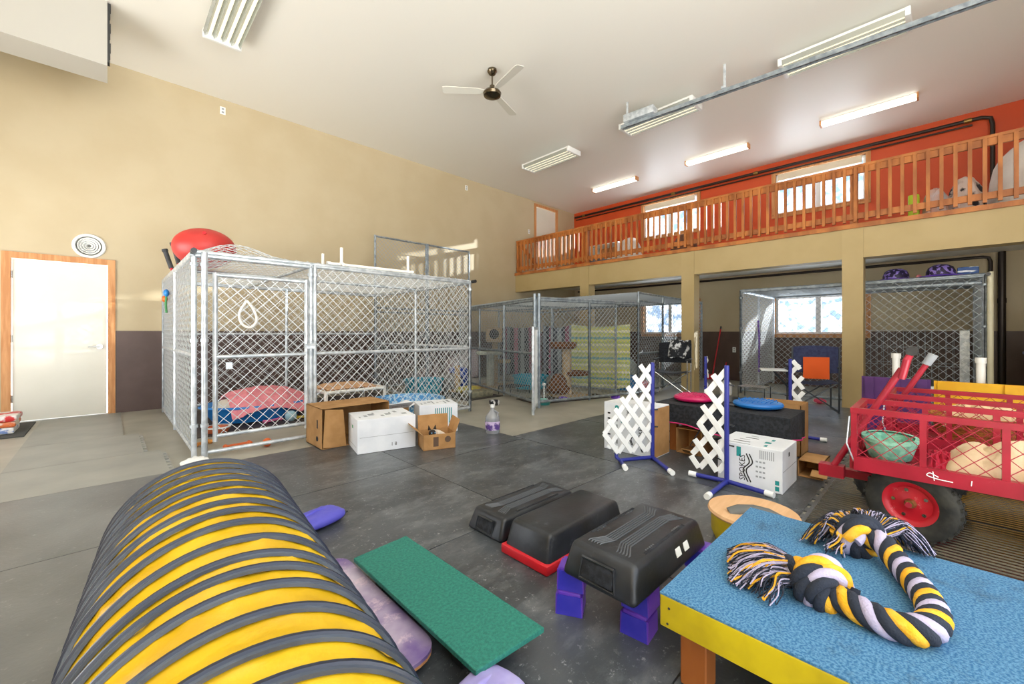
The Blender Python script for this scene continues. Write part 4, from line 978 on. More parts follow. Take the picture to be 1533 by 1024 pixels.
wing('white lattice jump wing far behind the red balance disc', (5.4, 2.05), .82, .2, math.atan2(.02, .3), [[(5.4, 2.05), (5.4, 2.3)], [(5.4, 2.05), (5.4, 1.8)], [(5.4, 2.05), (5.1, 2.0)]])
# jump bars lying under the bench
tag(MB().bar((4.0, 1.9, ZF+.013), (5.1, 1.2, ZF+.013), .013, 10).build('jump_bar', M_dtube), 'dark jump bar on the floor behind the bench, nearer the bench', 'jump bar')
tag(MB().bar((4.35, 2.15, ZF+.013), (5.3, 1.5, ZF+.013), .013, 10).build('jump_bar', M_dtube), 'dark jump bar on the floor behind the bench, farther from the bench', 'jump bar')
# bench
b = thing('low_bench', 'long low bench under a black cloth with pink edging', 'bench', (4.0, 1.32, ZF))
MB().bx(3.78, 4.22, .84, 1.84, .4, .445).build('board', M_card, b, smooth=False)
for x in (3.85, 4.15):
    for y in (.95, 1.75): MB().bx(x-.03, x+.03, y-.03, y+.03, ZF, .4).build('leg', M_wood, b, smooth=False)
def skirt():
    q = MB(); x0, x1, y0, y1 = 3.745, 4.25, .8, 1.875
    rim = []
    N = 120; per = 2*((x1-x0)+(y1-y0))
    def at(s):
        s = s % per
        for (a, c, d_, L_) in ((x0, y0, (0, 1), y1-y0), (x0, y1, (1, 0), x1-x0), (x1, y1, (0, -1), y1-y0), (x1, y0, (-1, 0), x1-x0)):
            if s <= L_: return Vector((a+d_[0]*s, c+d_[1]*s, 0))
            s -= L_
        return Vector((x0, y0, 0))
    c = Vector(((x0+x1)/2, (y0+y1)/2, 0))
    def f(u, v):
        p = at(u*per)
        if v < .3: r = v/.3; p2 = c+(p-c)*r; return (p2.x, p2.y, .462+.004*nz(p2.x*8, p2.y*8))
        w_ = (v-.3)/.7; o = (p-c).normalized()*(.008+.018*w_*math.sin(u*42)+.012*w_)
        return (p.x+o.x, p.y+o.y, .458-w_*(.2+.03*math.sin(u*17)))
    q.surf(f, N, 20, thick=.006)
    return q, f
q, f = skirt()
cl = tag(q.build('bench_cloth', M_blackfab, keep=False), 'black cloth with pink edging draped over the low bench', 'cloth')
e = MB().tube([Vector(f(i/120, 1)) for i in range(120)], .006, 6, closed=True).build('edging', mat('pink_trim', '#cc2f74', .8))
e.parent = cl; e.matrix_parent_inverse = cl.matrix_basis.inverted()
def disc(x, y, r, m, l):
    t = thing('balance_disc', l, 'balance disc', (x, y, .466))
    MB().lathe([(0, .468), (r*.8, .468), (r*.97, .485), (r, .5), (r*.95, .515), (r*.7, .528), (0, .532)], 40, c=(x, y, 0)).build('disc', m, t)
    q = MB()
    for i in range(-5, 6):
        for j in range(-5, 6):
            px, py = i*.03, j*.03
            if math.hypot(px, py) < r*.78: q.ball((x+px, y+py, .53), .006, 6, 4)
    q.build('nubs', m, t)
disc(4.02, 1.63, .185, mat('magenta_vinyl', '#c0185c', .3), 'pink red balance disc on the black bench')
disc(4.06, 1.1, .195, mat('azure_vinyl', '#1c6cb8', .3), 'blue balance disc on the black bench')
tag(MB().tube([(3.95, 1.4, .475), (3.93, 1.34, .478), (3.97, 1.3, .475)], .012, 8).build('strap', M_black), 'small black strap between the two balance discs', 'strap')
# cartons round the bench
def carton(label, x0, x1, y0, y1, h, open_face=None):
    t = thing('printed_carton', label, 'box', ((x0+x1)/2, (y0+y1)/2, ZF))
    if open_face: side_box(t, x0, x1, y0, y1, ZF, h, [M_boxwhite], open_face)
    else: MB().bx(x0, x1, y0, y1, ZF, h, bev=.003, seg=1).build('carton', M_boxwhite, t, smooth=False)
    return t
EW = (Matrix.Rotation(-PI/2, 3, 'Z') @ Matrix.Rotation(PI/2, 3, 'X'))
def wtext(s, size, m, t, x, y, z, rot=0): return text(s, size, m, t, (x-.001, y, z), (EW @ Matrix.Rotation(rot, 3, 'Z')).to_euler())
def swirl(t, x, y, z, s, m):
    for k in range(2):
        MB().tube(smooth_path([(x-.001, y+s*.1*k, z+s*.5), (x-.001, y-s*.1+s*.1*k, z+s*.2), (x-.001, y+s*.1+s*.1*k, z-s*.1), (x-.001, y-s*.05+s*.1*k, z-s*.5)], 6), .004, 6).build('printing', m, t)
t = carton('white printed carton on the right beside the narrow jump wing', 3.29, 3.69, .74, 1.16, .31)
wtext('SPOKES', .055, M_ink, t, 3.29, .99, .145, PI/2); swirl(t, 3.29, .945, .15, .2, M_ink)
for k in range(4):
    for j in range(3): MB().bx(3.2893, 3.2896, .845+.022*j, .86+.022*j, .2-.035*k, .212-.035*k).build('printing', M_greyink, t, smooth=False)
for k in range(8): MB().bx(3.2893, 3.2896, .79+.012*k, .796+.012*k, .23, .29).build('printing', M_greyink, t, smooth=False)
mk = [((3.2893, 3.2896, 1.0, 1.03, .22, .29), M_tealink), ((3.2893, 3.2896, .76, .785, .03, .06), M_tealink), ((3.2893, 3.2896, .76, .785, .07, .1), M_tealink), ((3.45, 3.48, .7393, .7396, .24, .27), M_ink)]
mk += [((3.34+.1*k, 3.39+.1*k, .85, .87+.02*(k % 2), .31, .3106), M_tealink) for k in range(3)]+[((3.32+.07*k, 3.335+.07*k, .95+.02*(k % 3), 1.1-.02*k, .31, .3106), M_ink if k % 2 else M_greyink) for k in range(5)]
for b_, m_ in mk: MB().bx(*b_).build('printing', m_, t, smooth=False)
MB().bx(3.30, 3.68, .7392, .74, .16, .163).build('seam', M_greyink, t, smooth=False)
t = carton('tall white printed carton on the left behind the broad jump wing', 3.41, 3.7, 1.73, 2.24, .46)
MB().bx(3.412, 3.698, 1.7275, 1.7285, ZF+.01, .45).build('bare_side', M_card, t, smooth=False)
wtext('SPOKES', .05, M_ink, t, 3.41, 1.86, .2, PI/2); wtext('SPOKES', .045, M_ink, t, 3.41, 1.98, .38, PI/2); swirl(t, 3.41, 1.94, .16, .13, M_ink); swirl(t, 3.41, 1.84, .09, .08, M_ink); swirl(t, 3.41, 2.05, .38, .1, M_ink)
for k in range(5): MB().bx(3.4093, 3.4096, 2.09, 2.11, .08+.07*k, .12+.07*k).build('printing', M_greyink, t, smooth=False)
for y, z in ((2.04, .3), (2.04, .25), (2.1, .42)): MB().bar((3.41, y, z), (3.409, y, z), .021, 16).build('printing', M_tealink, t, smooth=False)
for k in range(6): MB().bx(3.4093, 3.4096, 2.17, 2.2, .1+.05*k, .115+.05*k).build('printing', M_ink, t, smooth=False)
t = thing('cardboard_box', 'brown cardboard box under the left end of the black bench', 'box', (3.9, 1.62, ZF)); side_box(t, 3.78, 4.05, 1.47, 1.7, ZF, .24, M_card, 'w'); MB().box((3.74, 1.56, .05), (.1, .12, .006), rot=(0, .5, 0)).build('flap', M_card, t, smooth=False)
t = thing('cardboard_box', 'orange brown cardboard box on the floor right of the printed carton', 'box', (3.95, .62, ZF)); side_box(t, 3.82, 4.1, .6, .76, ZF, .14, M_card, 'w'); MB().box((3.8, .62, .06), (.08, .1, .006), rot=(0, -.4, 0)).build('flap', M_card, t, smooth=False)
t = thing('cardboard_box', 'brown cardboard box standing behind the bench near the far jump wing', 'box', (4.55, 1.0, ZF)); side_box(t, 4.4, 4.7, .85, 1.2, ZF, .47, M_card, 't')
# ================================================================ PLYWOOD, PIPES, CARTS
def board(label, x, y0, y1, z1, m, n):
    t = thing('plywood_board', label, 'board', (x, (y0+y1)/2, 0))
    MB().bx(x-.008, x+.008, y0, y1, .0, z1).build('sheet', m, t, smooth=False)
    for k in range(n):
        y = y0+.06+(y1-y0-.12)*k/(n-1); MB().bx(x-.03, x-.008, y-.035, y+.035, .0, z1-.003).build('batten', m, t, smooth=False)
    for y in (y0+.1, y1-.1): MB().bx(x+.008, x+.3, y-.02, y+.02, 0, .06).build('foot', M_wood, t, smooth=False)
board('purple painted plywood board standing behind the red carts', 5.55, .05, .55, .675, mat('purple_paint', '#54296b', .5, col2='#4a2460', scale=4), 3)
board('yellow painted plywood board standing behind the red carts', 5.55, -1.3, .03, .67, mat('golden_paint', '#eab211', .5, col2='#dba20c', scale=4), 4)
for y, h, l in ((.3, .9, 'white capped pipe standing behind the purple board'), (-.27, .88, 'white capped pipe standing behind the yellow board')):
    t = thing('pvc_post', l, 'pipe', (5.72, y, 0)); MB().bar((5.72, y, 0), (5.72, y, h), .03, 16).build('pipe', M_pvc, t)
    MB().bar((5.72, y, h-.04), (5.72, y, h+.01), .037, 16).build('cap', M_pvc, t); MB().bx(5.64, 5.8, y-.1, y+.1, 0, .03, bev=.01).build('base', M_pvc, t)
t = thing('side_table', 'low white table with bowls behind the purple board', 'table', (6.4, .2, 0))
MB().bx(6.15, 6.65, -.1, .45, .52, .55, bev=.008).build('tabletop', M_white, t)
for x in (6.2, 6.6):
    for y in (-.05, .4): MB().bar((x, y, 0), (x, y, .52), .018).build('leg', M_white, t)
bowl(6.3, .1, .1, .07, M_black, 'black bowl on the low white table behind the boards', .552)
tag(MB().box((6.32, -.04, .575), (.18, .14, .05), bev=.01).build('storage_box', mat('leaf_green_plastic', '#5fa83a', .5)), 'green flat box on the low white table', 'box')
tag(MB().box((6.3, .32, .58), (.24, .2, .06), bev=.01).build('storage_box', mat('mint_plastic', '#9fd0b8', .5)), 'mint flat box on the low white table', 'box')

M_cart = mat('red_enamel', '#94142a', .38, col2='#a51c32', scale=5, bump=.05)
dust(M_cart, '#d8b8b4', 26, .66, .76, .6)
M_emesh = mat('red_expanded_mesh', '#a52038', .5)
M_hub = mat('red_hub', '#b81828', .4); dust(M_hub, '#d9c4c2', 16, .6, .75, .7)
def wheel(par, c, r, wd, steer, name='wheel'):
    M4 = Matrix.Translation(c) @ Matrix.Rotation(steer, 4, 'Z') @ Matrix.Rotation(PI/2, 4, 'Y')
    q = MB(); q.M = M4
    prof = [(r*.56, -wd*.38), (r*.62, -wd*.46), (r*.78, -wd*.52), (r*.92, -wd*.46), (r*.985, -wd*.28), (r, 0), (r*.985, wd*.28), (r*.92, wd*.46), (r*.78, wd*.52), (r*.62, wd*.46), (r*.56, wd*.38), (r*.56, -wd*.38)]
    q.lathe(prof, 40)
    w_ = q.build(name, M_rubber, par)
    q = MB(); q.M = M4
    for k in range(30):
        a = 2*PI*k/30
        for s in (-1, 1): q.box((r*.985*math.cos(a+s*.05), r*.985*math.sin(a+s*.05), s*wd*.2), (.012, .016, wd*.3), rot=(0, 0, a+s*.05))
    q.build('tread', M_rubber, w_)
    q = MB(); q.M = M4
    q.lathe([(0, -wd*.2), (r*.2, -wd*.2), (r*.24, -wd*.16), (r*.44, -wd*.16), (r*.5, -wd*.36), (r*.58, -wd*.42), (r*.585, -wd*.36), (r*.53, 0), (r*.585, wd*.36), (r*.58, wd*.42), (r*.5, wd*.36), (r*.44, wd*.16), (0, wd*.2)], 36)
    q.build('hub', M_hub, w_)
    q = MB(); q.M = M4; q.lathe([(0, -wd*.48), (r*.1, -wd*.48), (r*.13, -wd*.2), (0, -wd*.15)], 16).build('axle_nut', mat('brass_nut', '#a8935c', .3, .8), w_)
    for k in range(5):
        a = 2*PI*k/5+.4; q = MB(); q.M = M4; q.lathe([(0, -wd*.24), (r*.045, -wd*.24), (r*.045, -wd*.12), (0, -wd*.12)], 10, c=(r*.36*math.cos(a), r*.36*math.sin(a), 0)).build('bolt', M_chrome, w_)
def cart(label, x0, wdt, y1, L_, zb=.4, zt=.685, tilt=0):
    t = thing('garden_cart', label, 'cart', (x0+wdt/2, y1-L_/2, .017), 'red mesh carts')
    xa, xb, ya, yb = x0, x0+wdt, y1-L_, y1
    q = MB()
    for x in (xa, xb): q.bx(x-.02, x+.02, ya, yb, zb-.045, zb+.03)
    for y in (ya, yb): q.bx(xa, xb, y-.02, y+.02, zb-.045, zb+.03)
    q.bx(xa, xb, ya, yb, zb-.02, zb-.012)
    q.build('bed', M_cart, t, smooth=False)
    ny = 5
    def side(A, B, n, nm):
        A = Vector(A); B = Vector(B); q = MB(); d = B-A
        for k in (range(n+1) if n > 2 else range(1, n)): p = A+d*(k/n); q.box((p.x, p.y, (zb+zt)/2), (.026, .026, zt-zb+.01))
        c_ = (A+B)/2; e_ = .03 if n > 2 else -.032; q.box((c_.x, c_.y, zt-(0 if n > 2 else .003)), (abs(d.x)+(e_ if abs(d.x) > .01 else .033), abs(d.y)+(e_ if abs(d.y) > .01 else .033), .03))
        f = q.build(nm, M_cart, t, smooth=False)
        m_ = MB(); L0 = d.length; u = d.normalized(); zz = zt-zb-.03; nn = Vector((u.y, -u.x, 0))*.004
        # expanded metal: wide flat diamonds
        pw, ph = .075, .036
        for fam in (1, -1):
            k = -int(zz/ph)-2
            while k*pw < L0+zz/ph*pw:
                a0, z0, a1, z1 = k*pw, 0, k*pw+fam*zz/ph*pw*.5*2*.5, zz
                # clip along the length
                def at(t_): return a0+(a1-a0)*t_, z1*t_
                ts = [0, 1]
                if a1 != a0:
                    e0 = (0-a0)/(a1-a0); e1 = (L0-a0)/(a1-a0); lo, hi = min(e0, e1), max(e0, e1); ts = [max(0, lo), min(1, hi)]
                if ts[1]-ts[0] > .03:
                    p, r_ = at(ts[0]), at(ts[1]); m_.bar(A+u*p[0]+Vector((0, 0, zb+.02+p[1]))+nn, A+u*r_[0]+Vector((0, 0, zb+.02+r_[1]))+nn, .0021, 4, cap=False)
                k += 1
        m_.build('mesh', M_emesh, f, smooth=False)
    side((xa, yb, 0), (xa, ya, 0), 4, 'side_frame'); side((xb, yb, 0), (xb, ya, 0), 4, 'side_frame'); side((xa, yb, 0), (xb, yb, 0), 2, 'end_frame'); side((xa, ya, 0), (xb, ya, 0), 2, 'end_frame')
    # steering and pull handle
    xm = xa+.2; xh = xa+.14
    q = MB().bar((xm, yb-.2, zb-.05), (xm, yb-.2, .22), .02).box((xm+.02, yb-.06, .27), (.05, .4, .045)).bar((xa+.02, yb-.22, .21), (xb-.02, yb-.16, .21), .014)
    q.build('front_axle', M_cart, t, smooth=False)
    MB().bx(xa+.05, xb-.05, ya+.2, ya+.24, .19, .23).bar((xa-.0, ya+.22, .21), (xb, ya+.22, .21), .014).bx(xa+.04, xa+.08, ya+.18, ya+.26, .2, zb-.03).bx(xb-.08, xb-.04, ya+.18, ya+.26, .2, zb-.03).build('rear_axle', M_cart, t, smooth=False)
    h0 = Vector((xh, yb+.12, .3)); h1 = Vector((xh, yb-.19, .92))
    hd = MB().bar(h0, h1, .017, 12).box(h0+Vector((0, 0, -.01)), (.07, .12, .07)).build('pull_handle', M_cart, t)
    d = (h1-h0).normalized()
    if not tilt: 
        MB().tube([h1+Vector((-.06, .0, -.05)), h1+Vector((-.07, -.02, .05)), h1+Vector((0, -.04, .1)), h1+Vector((.07, -.02, .05)), h1+Vector((.06, 0, -.05))], .016, 10).build('grip_loop', M_cart, hd)
        MB().bar(h1+Vector((-.05, -.04, .1)), h1+Vector((.05, -.04, .1)), .026, 12).build('grip', M_black, hd)
    else:
        MB().bar(h1-d*.02, h1+d*.06, .024, 12, r2=.027).build('grip', M_greyink, hd)
    MB().tube([(xa-.01, yb-.0, zb), (xa-.03, yb+.03, zb+.1), (xa-.01, yb+.02, zb+.25)], .004, 6).build('hook', M_galv, t)
    return t, (xa, xb, ya, yb)
t, (xa, xb, ya, yb) = cart('red mesh-sided cart with the mint basket, nearest the rope', 3.0, .46, .33, 1.1)
wheel(t, (3.07, .1, .017+.195), .195, .085, math.radians(-12)); wheel(t, (3.47, .2, .017+.195), .195, .085, math.radians(-12))
for x in (3.03, 3.45): wheel(t, (x, ya+.22, .017+.195), .195, .085, 0)
# scratched marks on the near bed rail
MB().tube(smooth_path([(2.978, .0, .395), (2.977, .03, .41), (2.977, .04, .395), (2.977, .0, .385), (2.977, -.05, .382)], 5), .0025, 6).bar((2.977, .015, .375), (2.977, .02, .42), .002).bar((2.977, -.11, .38), (2.977, -.112, .405), .002).build('paint_mark', M_white, t)
t2, _b = cart('red mesh-sided cart with the tan blanket, nearer the yellow board', 3.86, .5, .24, 1.15, tilt=1)
wheel(t2, (3.93, .02, .017+.18), .18, .08, math.radians(14)); wheel(t2, (4.3, .06, .017+.18), .18, .08, math.radians(14))
for x in (3.88, 4.34): wheel(t2, (x, -.66, .017+.18), .18, .08, 0)
M_mint = mat('mint_foam', '#8fcab0', .8, col2='#6fae97', scale=26, lo=.45, hi=.6, bump=.5, bscale=60)
t = thing('basket', 'mint green spotted pet bed in the near cart', 'pet bed', (3.21, .195, .4))
MB().lathe([(0, .412), (.15, .412), (.19, .5), (.195, .515), (.175, .515), (.15, .44), (0, .43)], 32, c=(3.21, .195, 0), sx=.92, sy=.62).build('bowl', M_mint, t)
MB().lathe([(.172, .505), (.2, .508), (.2, .526), (.172, .526)], 32, c=(3.21, .195, 0), sx=.92, sy=.62).build('rim', M_mint, t)
M_beige = mat('beige_fleece', '#dcc6a4', .95, col2='#cfb792', scale=9, bump=.4, bscale=70)
def roll(x0, x1, y0, y1, z, h, seed):
    return lambda u, v: (x0+(x1-x0)*u+.015*nz(v*5, seed), y0+(y1-y0)*v+.02*nz(u*4, seed+2), z+h*(max(0, math.sin(PI*u))**.5)*(max(0, math.sin(PI*v))**.25)+(.055*(abs(math.sin(v*15+seed+u*2.5+1.5*nz(u*2, v*2, seed))))**.6-.012+.03*nz(u*5, v*7, seed))*math.sin(PI*u)**.5*math.sin(PI*v)**.5)
tag(MB().surf(roll(3.04, 3.42, -.7, -.03, .412, .13, 3), 26, 36, thick=.01).build('fleece_blanket', M_beige), 'beige fleece blanket rumpled in the near cart', 'blanket')
tag(MB().surf(roll(3.06, 3.42, -.06, .05, .41, .03, 8), 16, 14, thick=.008).build('red_cloth', mat('crimson_cloth', '#b81236', .8, bump=.2)), 'crimson cloth on the near cart bed between bed and blanket', 'cloth')
M_wick = mat('wicker', '#c07a38', .7, col2='#8e5522', scale=40, lo=.4, hi=.6, stretch=(1, 1, 3), bump=.8, bscale=60)
t = thing('wicker_basket', 'brown wicker basket in the far cart', 'basket', (4.1, -.2, .4))
MB().lathe([(0, .412), (.17, .412), (.2, .55), (.21, .56), (.19, .56), (.15, .43), (0, .43)], 30, c=(4.1, -.2, 0), sx=.95, sy=1.2).build('basket', M_wick, t)
MB().tube([(4.1+.195*math.cos(a), -.2+.245*math.sin(a), .565) for a in [2*PI*k/30 for k in range(30)]], .014, 8, closed=True).build('rim', M_wick, t)
tag(MB().surf(roll(3.96, 4.24, -.4, -.02, .5, .13, 12), 18, 22, thick=.01).build('fleece_blanket', mat('tan_fleece', '#d8bb93', .95, bump=.4)), 'tan fleece blanket folded in the wicker basket', 'blanket')
# ================================================================ FOREGROUND
# tunnel
M_tun = mat('yellow_vinyl', '#dcb41e', .4, col2='#c9a016', scale=5, bump=.5, bscale=13)
dust(M_tun, '#f0dc84', 7, .6, .8, .4)
M_band = mat('grey_band', '#454d5a', .4, col2='#586270', scale=7)
M_wire_rib = mat('dark_rib_wire', '#20283a', .35)
tu = thing('agility_tunnel', 'yellow agility tunnel with dark ribs in the left foreground', 'tunnel', (.2, 1.3, .012))
R_ = .295; ZR = R_+.023
P0 = Vector((.27, 2.0, ZR)); P1 = Vector((.115, .22, ZR))
axis = (P1-P0); LT = axis.length; ax = axis.normalized()
NR = 21; pos = []
s_ = 0
for k in range(NR): pos.append(s_); s_ += (.08 if k < 4 else .088+.016*math.sin(k*1.7)+.012*math.sin(k*.9+1))
sc = LT/pos[-1]; pos = [p*sc for p in pos]
def tun_pt(s, a, r):
    c = P0+ax*s
    lean = .025*math.sin(s*3)                      # ribs are not all square to the axis
    sd = Vector((ax.y, -ax.x, 0)).normalized()      # points left (-x side is +)
    up = Vector((0, 0, 1))
    f = math.cos(a); g = math.sin(a)
    p = c+sd*(r*f)+up*(r*g)+ax*(lean*f)
    return p
def tunnel_skin(u, v):
    s = u*LT; a = 2*PI*v
    i = max(k for k in range(NR) if pos[k] <= s+1e-6); i = min(i, NR-2)
    t_ = (s-pos[i])/(pos[i+1]-pos[i])
    r = R_-.016*math.sin(PI*t_)**.7*(1+.5*nz(s*3, a))+.009*nz(s*16, a*4, 3)+.005*nz(s*30, a*11, 8)
    return tun_pt(s, a, r)
q = MB(); q.surf(tunnel_skin, 200, 72); bmesh.ops.remove_doubles(q.bm, verts=q.bm.verts[:], dist=.0005)
q.build('skin', M_tun, tu, angle=80)
for k in range(NR):
    # each rib: a flat dark band with a raised wire inside
    q = MB()
    wob = random.uniform(-.004, .004)
    prof = [(-.0115, -.003), (-.0115, .004), (-.0055, .005), (-.0035, .0095), (.0035, .0095), (.0055, .005), (.0115, .004), (.0115, -.003)]
    N = 72; rings = []
    for j in range(N):
        a = 2*PI*j/N; rings.append([q.bm.verts.new(tun_pt(min(max(pos[k]+d_+wob*math.sin(a*2+k), -.02), LT+.02), a, R_+h_)) for d_, h_ in prof])
    for j in range(N):
        A_ = rings[j]; B_ = rings[(j+1) % N]
        for i in range(len(prof)): q.bm.faces.new((A_[i], A_[(i+1) % len(prof)], B_[(i+1) % len(prof)], B_[i])).material_index = 1 if i in (2, 3, 4) else 0
    q.build('rib', [M_band, M_wire_rib], tu)
# sand bags beside the tunnel
M_bag = mat('violet_nylon', '#4a49b8', .5, col2='#5a58c6', scale=6, bump=.25, bscale=9)
M_bag2 = mat('lilac_nylon', '#8f86c8', .55, col2='#b3aedc', scale=4, bump=.3, bscale=7)
def sandbag(label, x, y, rx, ry, h, m, seed, rz=0):
    t = thing('sandbag', label, 'sandbag', (x, y, ZF), 'tunnel sandbags')
    q = MB(); g = q.ball((0, 0, h/2), (1, 1, 1), 28, 16)
    for v in q.bm.verts:
        a, b, c = v.co.x, v.co.y, v.co.z-h/2
        sg = lambda w_, p=.6: math.copysign(abs(w_)**p, w_)
        v.co = Vector((sg(a)*rx, sg(b)*ry, h/2+sg(c, .8)*h/2*(1-.3*abs(nz(a*3+seed, b*3)))))
    q.M = None
    mm = Matrix.Translation((x, y, ZF)) @ Matrix.Rotation(rz, 4, 'Z')
    for v in q.bm.verts: v.co = mm @ v.co
    q.build('bag', m, t)
    q = MB(); q.M = mm
    q.tube([(-rx*.9, ry*.2, h*.8), (0, ry*.22, h+.004), (rx*.9, ry*.2, h*.7)], .007, 8, flat=.5); q.build('seam', m, t)
    q = MB(); q.M = mm; q.box((rx*.98, -ry*.5, h*.4), (.03, .02, .006)).build('buckle', M_black, t)
sandbag('violet sandbag on the floor at the far right side of the tunnel', .87, 2.5, .14, .1, .07, M_bag, 1, .3)
sandbag('lilac sandbag at the bottom edge beside the green board', .77, .9, .12, .1, .09, M_bag2, 5, .2)
# marbled purple board
M_marb = mat('purple_marble_print', '#6a548c', .4, col2='#c3b6c6', scale=4.5, lo=.38, hi=.7, detail=10)
dust(M_marb, '#e4c9d2', 3.2, .52, .58, .55)
t = thing('balance_board', 'purple marbled board with a rounded end beside the tunnel', 'board', (.68, 1.5, ZF))
cx, yy0, yy1, hw = .665, 1.2, 1.98, .135
P = []
for k in range(13): a = PI+PI*k/12; P.append((cx+hw*math.copysign(abs(math.cos(a))**.7, math.cos(a)), yy0+.07+.11*math.copysign(abs(math.sin(a))**.7, math.sin(a))))
for k in range(13): a = PI*k/12; P.append((cx+hw*math.copysign(abs(math.cos(a))**.7, math.cos(a)), yy1-.1+.1*abs(math.sin(a))**.7))
MB().prism(P, .05, .062).build('deck', M_marb, t, smooth=False)
MB().prism([(cx+(p[0]-cx)*1.0, p[1]) for p in P], .04, .05).build('wood_edge', M_trimw, t, smooth=False)
MB().bx(cx-.06, cx+.06, 1.3, 1.85, ZF, .04).build('rocker', M_black, t, smooth=False)
# green board
M_green = mat('green_grit_paint', '#1a6c60', .7, col2='#2a8272', scale=90, lo=.35, hi=.65, bump=.5, bscale=240)
t = thing('teeter_board', 'green gritty plank on low black supports', 'board', (.92, 1.4, ZF))
q = MB(); q.M = Matrix.Translation((.925, 1.395, .102)) @ Matrix.Rotation(.0, 4, 'Z')
q.prism([(-.142, -.435), (.142, -.455), (.132, .45), (-.142, .43)], -.009, .009, bev=.003); q.build('plank', M_green, t, smooth=False)
for y in (1.12, 1.68): MB().bx(.83, 1.03, y-.03, y+.03, ZF, .092).build('support', M_black, t, smooth=False)
# step platforms
M_step = mat('scuffed_black_plastic', '#1d2024', .36, col2='#2c3036', scale=6, bump=.08, bscale=50); dust(M_step, '#8b9096', 14, .6, .8, .35)
def platform(label, cx, cy, lx, ly, h, z0, ribs=True, base=None, recess=True):
    t = thing('step_platform', label, 'step', (cx, cy, z0))
    MB_ = MB(); k = .86
    MB_.box((cx, cy, z0+h/2), (lx, ly, h), bev=min(.022, h*.3), seg=3, taper=k)
    body = MB_.build('body', M_step, t)
    tx, ty = lx*k, ly*k; zt = z0+h
    if ribs:
        q = MB()
        a, b = tx*.5-.04, ty*.5-.035
        for j in range(5):
            o = .014*j; e = .012+o
            x_, y_ = a-.03, b*.18+.0
            for s in (-1, 1):
                for r_ in (-1, 1):
                    q.tube([(cx+r_*(a+.028), cy+s*(.35*b+o*.9), zt-.012), (cx+r_*(a-.01), cy+s*(.35*b+o*.9), zt+.001), (cx+r_*(a-.07), cy+s*(.12*b+o*.75), zt+.001)], .0032, 6)
                q.bar((cx-(a-.07), cy+s*(.12*b+o*.75), zt+.001), (cx+(a-.07), cy+s*(.12*b+o*.75), zt+.001), .0032, 6)
                for r_ in (-1, 1): q.bar((cx+r_*(a-.09-.014*j), cy+s*(b+.03), zt-.012), (cx+r_*(a-.09-.014*j), cy+s*(b+.0), zt+.001), .0032, 6)
        q.build('tread', mat('worn_black_plastic', '#4e5256', .45), t)
        for s in (-1, 1): MB().bx(cx-a*.72, cx+a*.72, cy+s*(b+.012)-.006, cy+s*(b+.012)+.006, zt-.012, zt+.001).build('edge_groove', M_blackfab, t, smooth=False)
    if recess:
        for s in (-1, 1):
            x = cx+s*(lx*.5*(.93))
            q = MB().box((x, cy, z0+h*.45), (.03, ly*.42, h*.52), rot=(0, s*-.28, 0), bev=.006); q.build('end_recess', M_blackfab, t)
            q = MB()
            q.tube([(x+s*.014, cy-ly*.23, z0+h*.16), (x+s*.004, cy-ly*.21, z0+h*.76), (x+s*.004, cy+ly*.21, z0+h*.76), (x+s*.014, cy+ly*.23, z0+h*.16)], .006, 8, closed=True); q.build('recess_lip', M_black, t)
    if base: MB().bx(cx-lx/2-.004, cx+lx/2+.004, cy-ly/2-.004, cy+ly/2+.004, z0, z0+base, bev=.008).build('base_band', M_red, t)
    return t
platform('low black step with ribbed top, farthest left of the three', 1.8, 1.735, .68, .29, .115, ZF)
platform('black step with smooth top and red base, middle of the three', 1.76, 1.385, .68, .3, .165, ZF, ribs=False, base=.045, recess=False)
t = platform('largest black ribbed step raised on purple risers', 1.56, .86, .62, .32, .125, .19)
for x in (1.6, 1.67): MB().box((x, .712, .262), (.04, .003, .035), rot=(-.35, 0, 0)).build('white_sticker', M_white, t, smooth=False)
def riser(label, x, y, z, rz):
    t = thing('step_riser', label, 'riser', (0, 0, 0), 'purple risers under the raised step')
    w_, d_, h_ = .1, .1, .088
    q = MB().box((0, 0, h_-.012), (w_*.9, d_*.9, .024), bev=.006)
    for s in (-1, 1):
        q.prism([(-w_/2, 0), (w_/2, 0), (w_*.45, h_-.012), (-w_*.45, h_-.012)], s*d_*.48-.005, s*d_*.48+.005, axis='y')
    q.build('block', M_purp, t)
    for k in range(3):
        y_ = -d_*.3+d_*.3*k
        MB().prism([(-w_*.48, 0), (w_*.48, 0), (w_*.12, h_-.02), (-w_*.12, h_-.02)], y_-.006, y_+.006, axis='y').build('rib', mat('blue_violet_plastic', '#3433b0', .35, col2='#4a41c0', scale=5), t, smooth=False)
    for s in (-1, 1): MB().prism([(-d_/2, 0), (d_/2, 0), (d_*.45, h_-.012), (-d_*.45, h_-.012)], s*w_*.46-.004, s*w_*.46+.004, axis='x').build('end_wall', MATS['blue_violet_plastic'], t, smooth=False)
    place(t, (x, y, z), rz)
for (x, y, rz, nm) in ((1.41, .775, .12, 'near the yellow table'), (1.33, 1.03, .5, 'beside the red based step'), (1.85, .73, .2, 'at the right rear near the tan drum'), (1.82, .99, 0, 'hidden behind at the far corner')):
    riser('lower purple riser of the stack '+nm, x, y, ZF, rz); riser('upper purple riser of the stack '+nm, x+.012, y, ZF+.089, rz-.05)
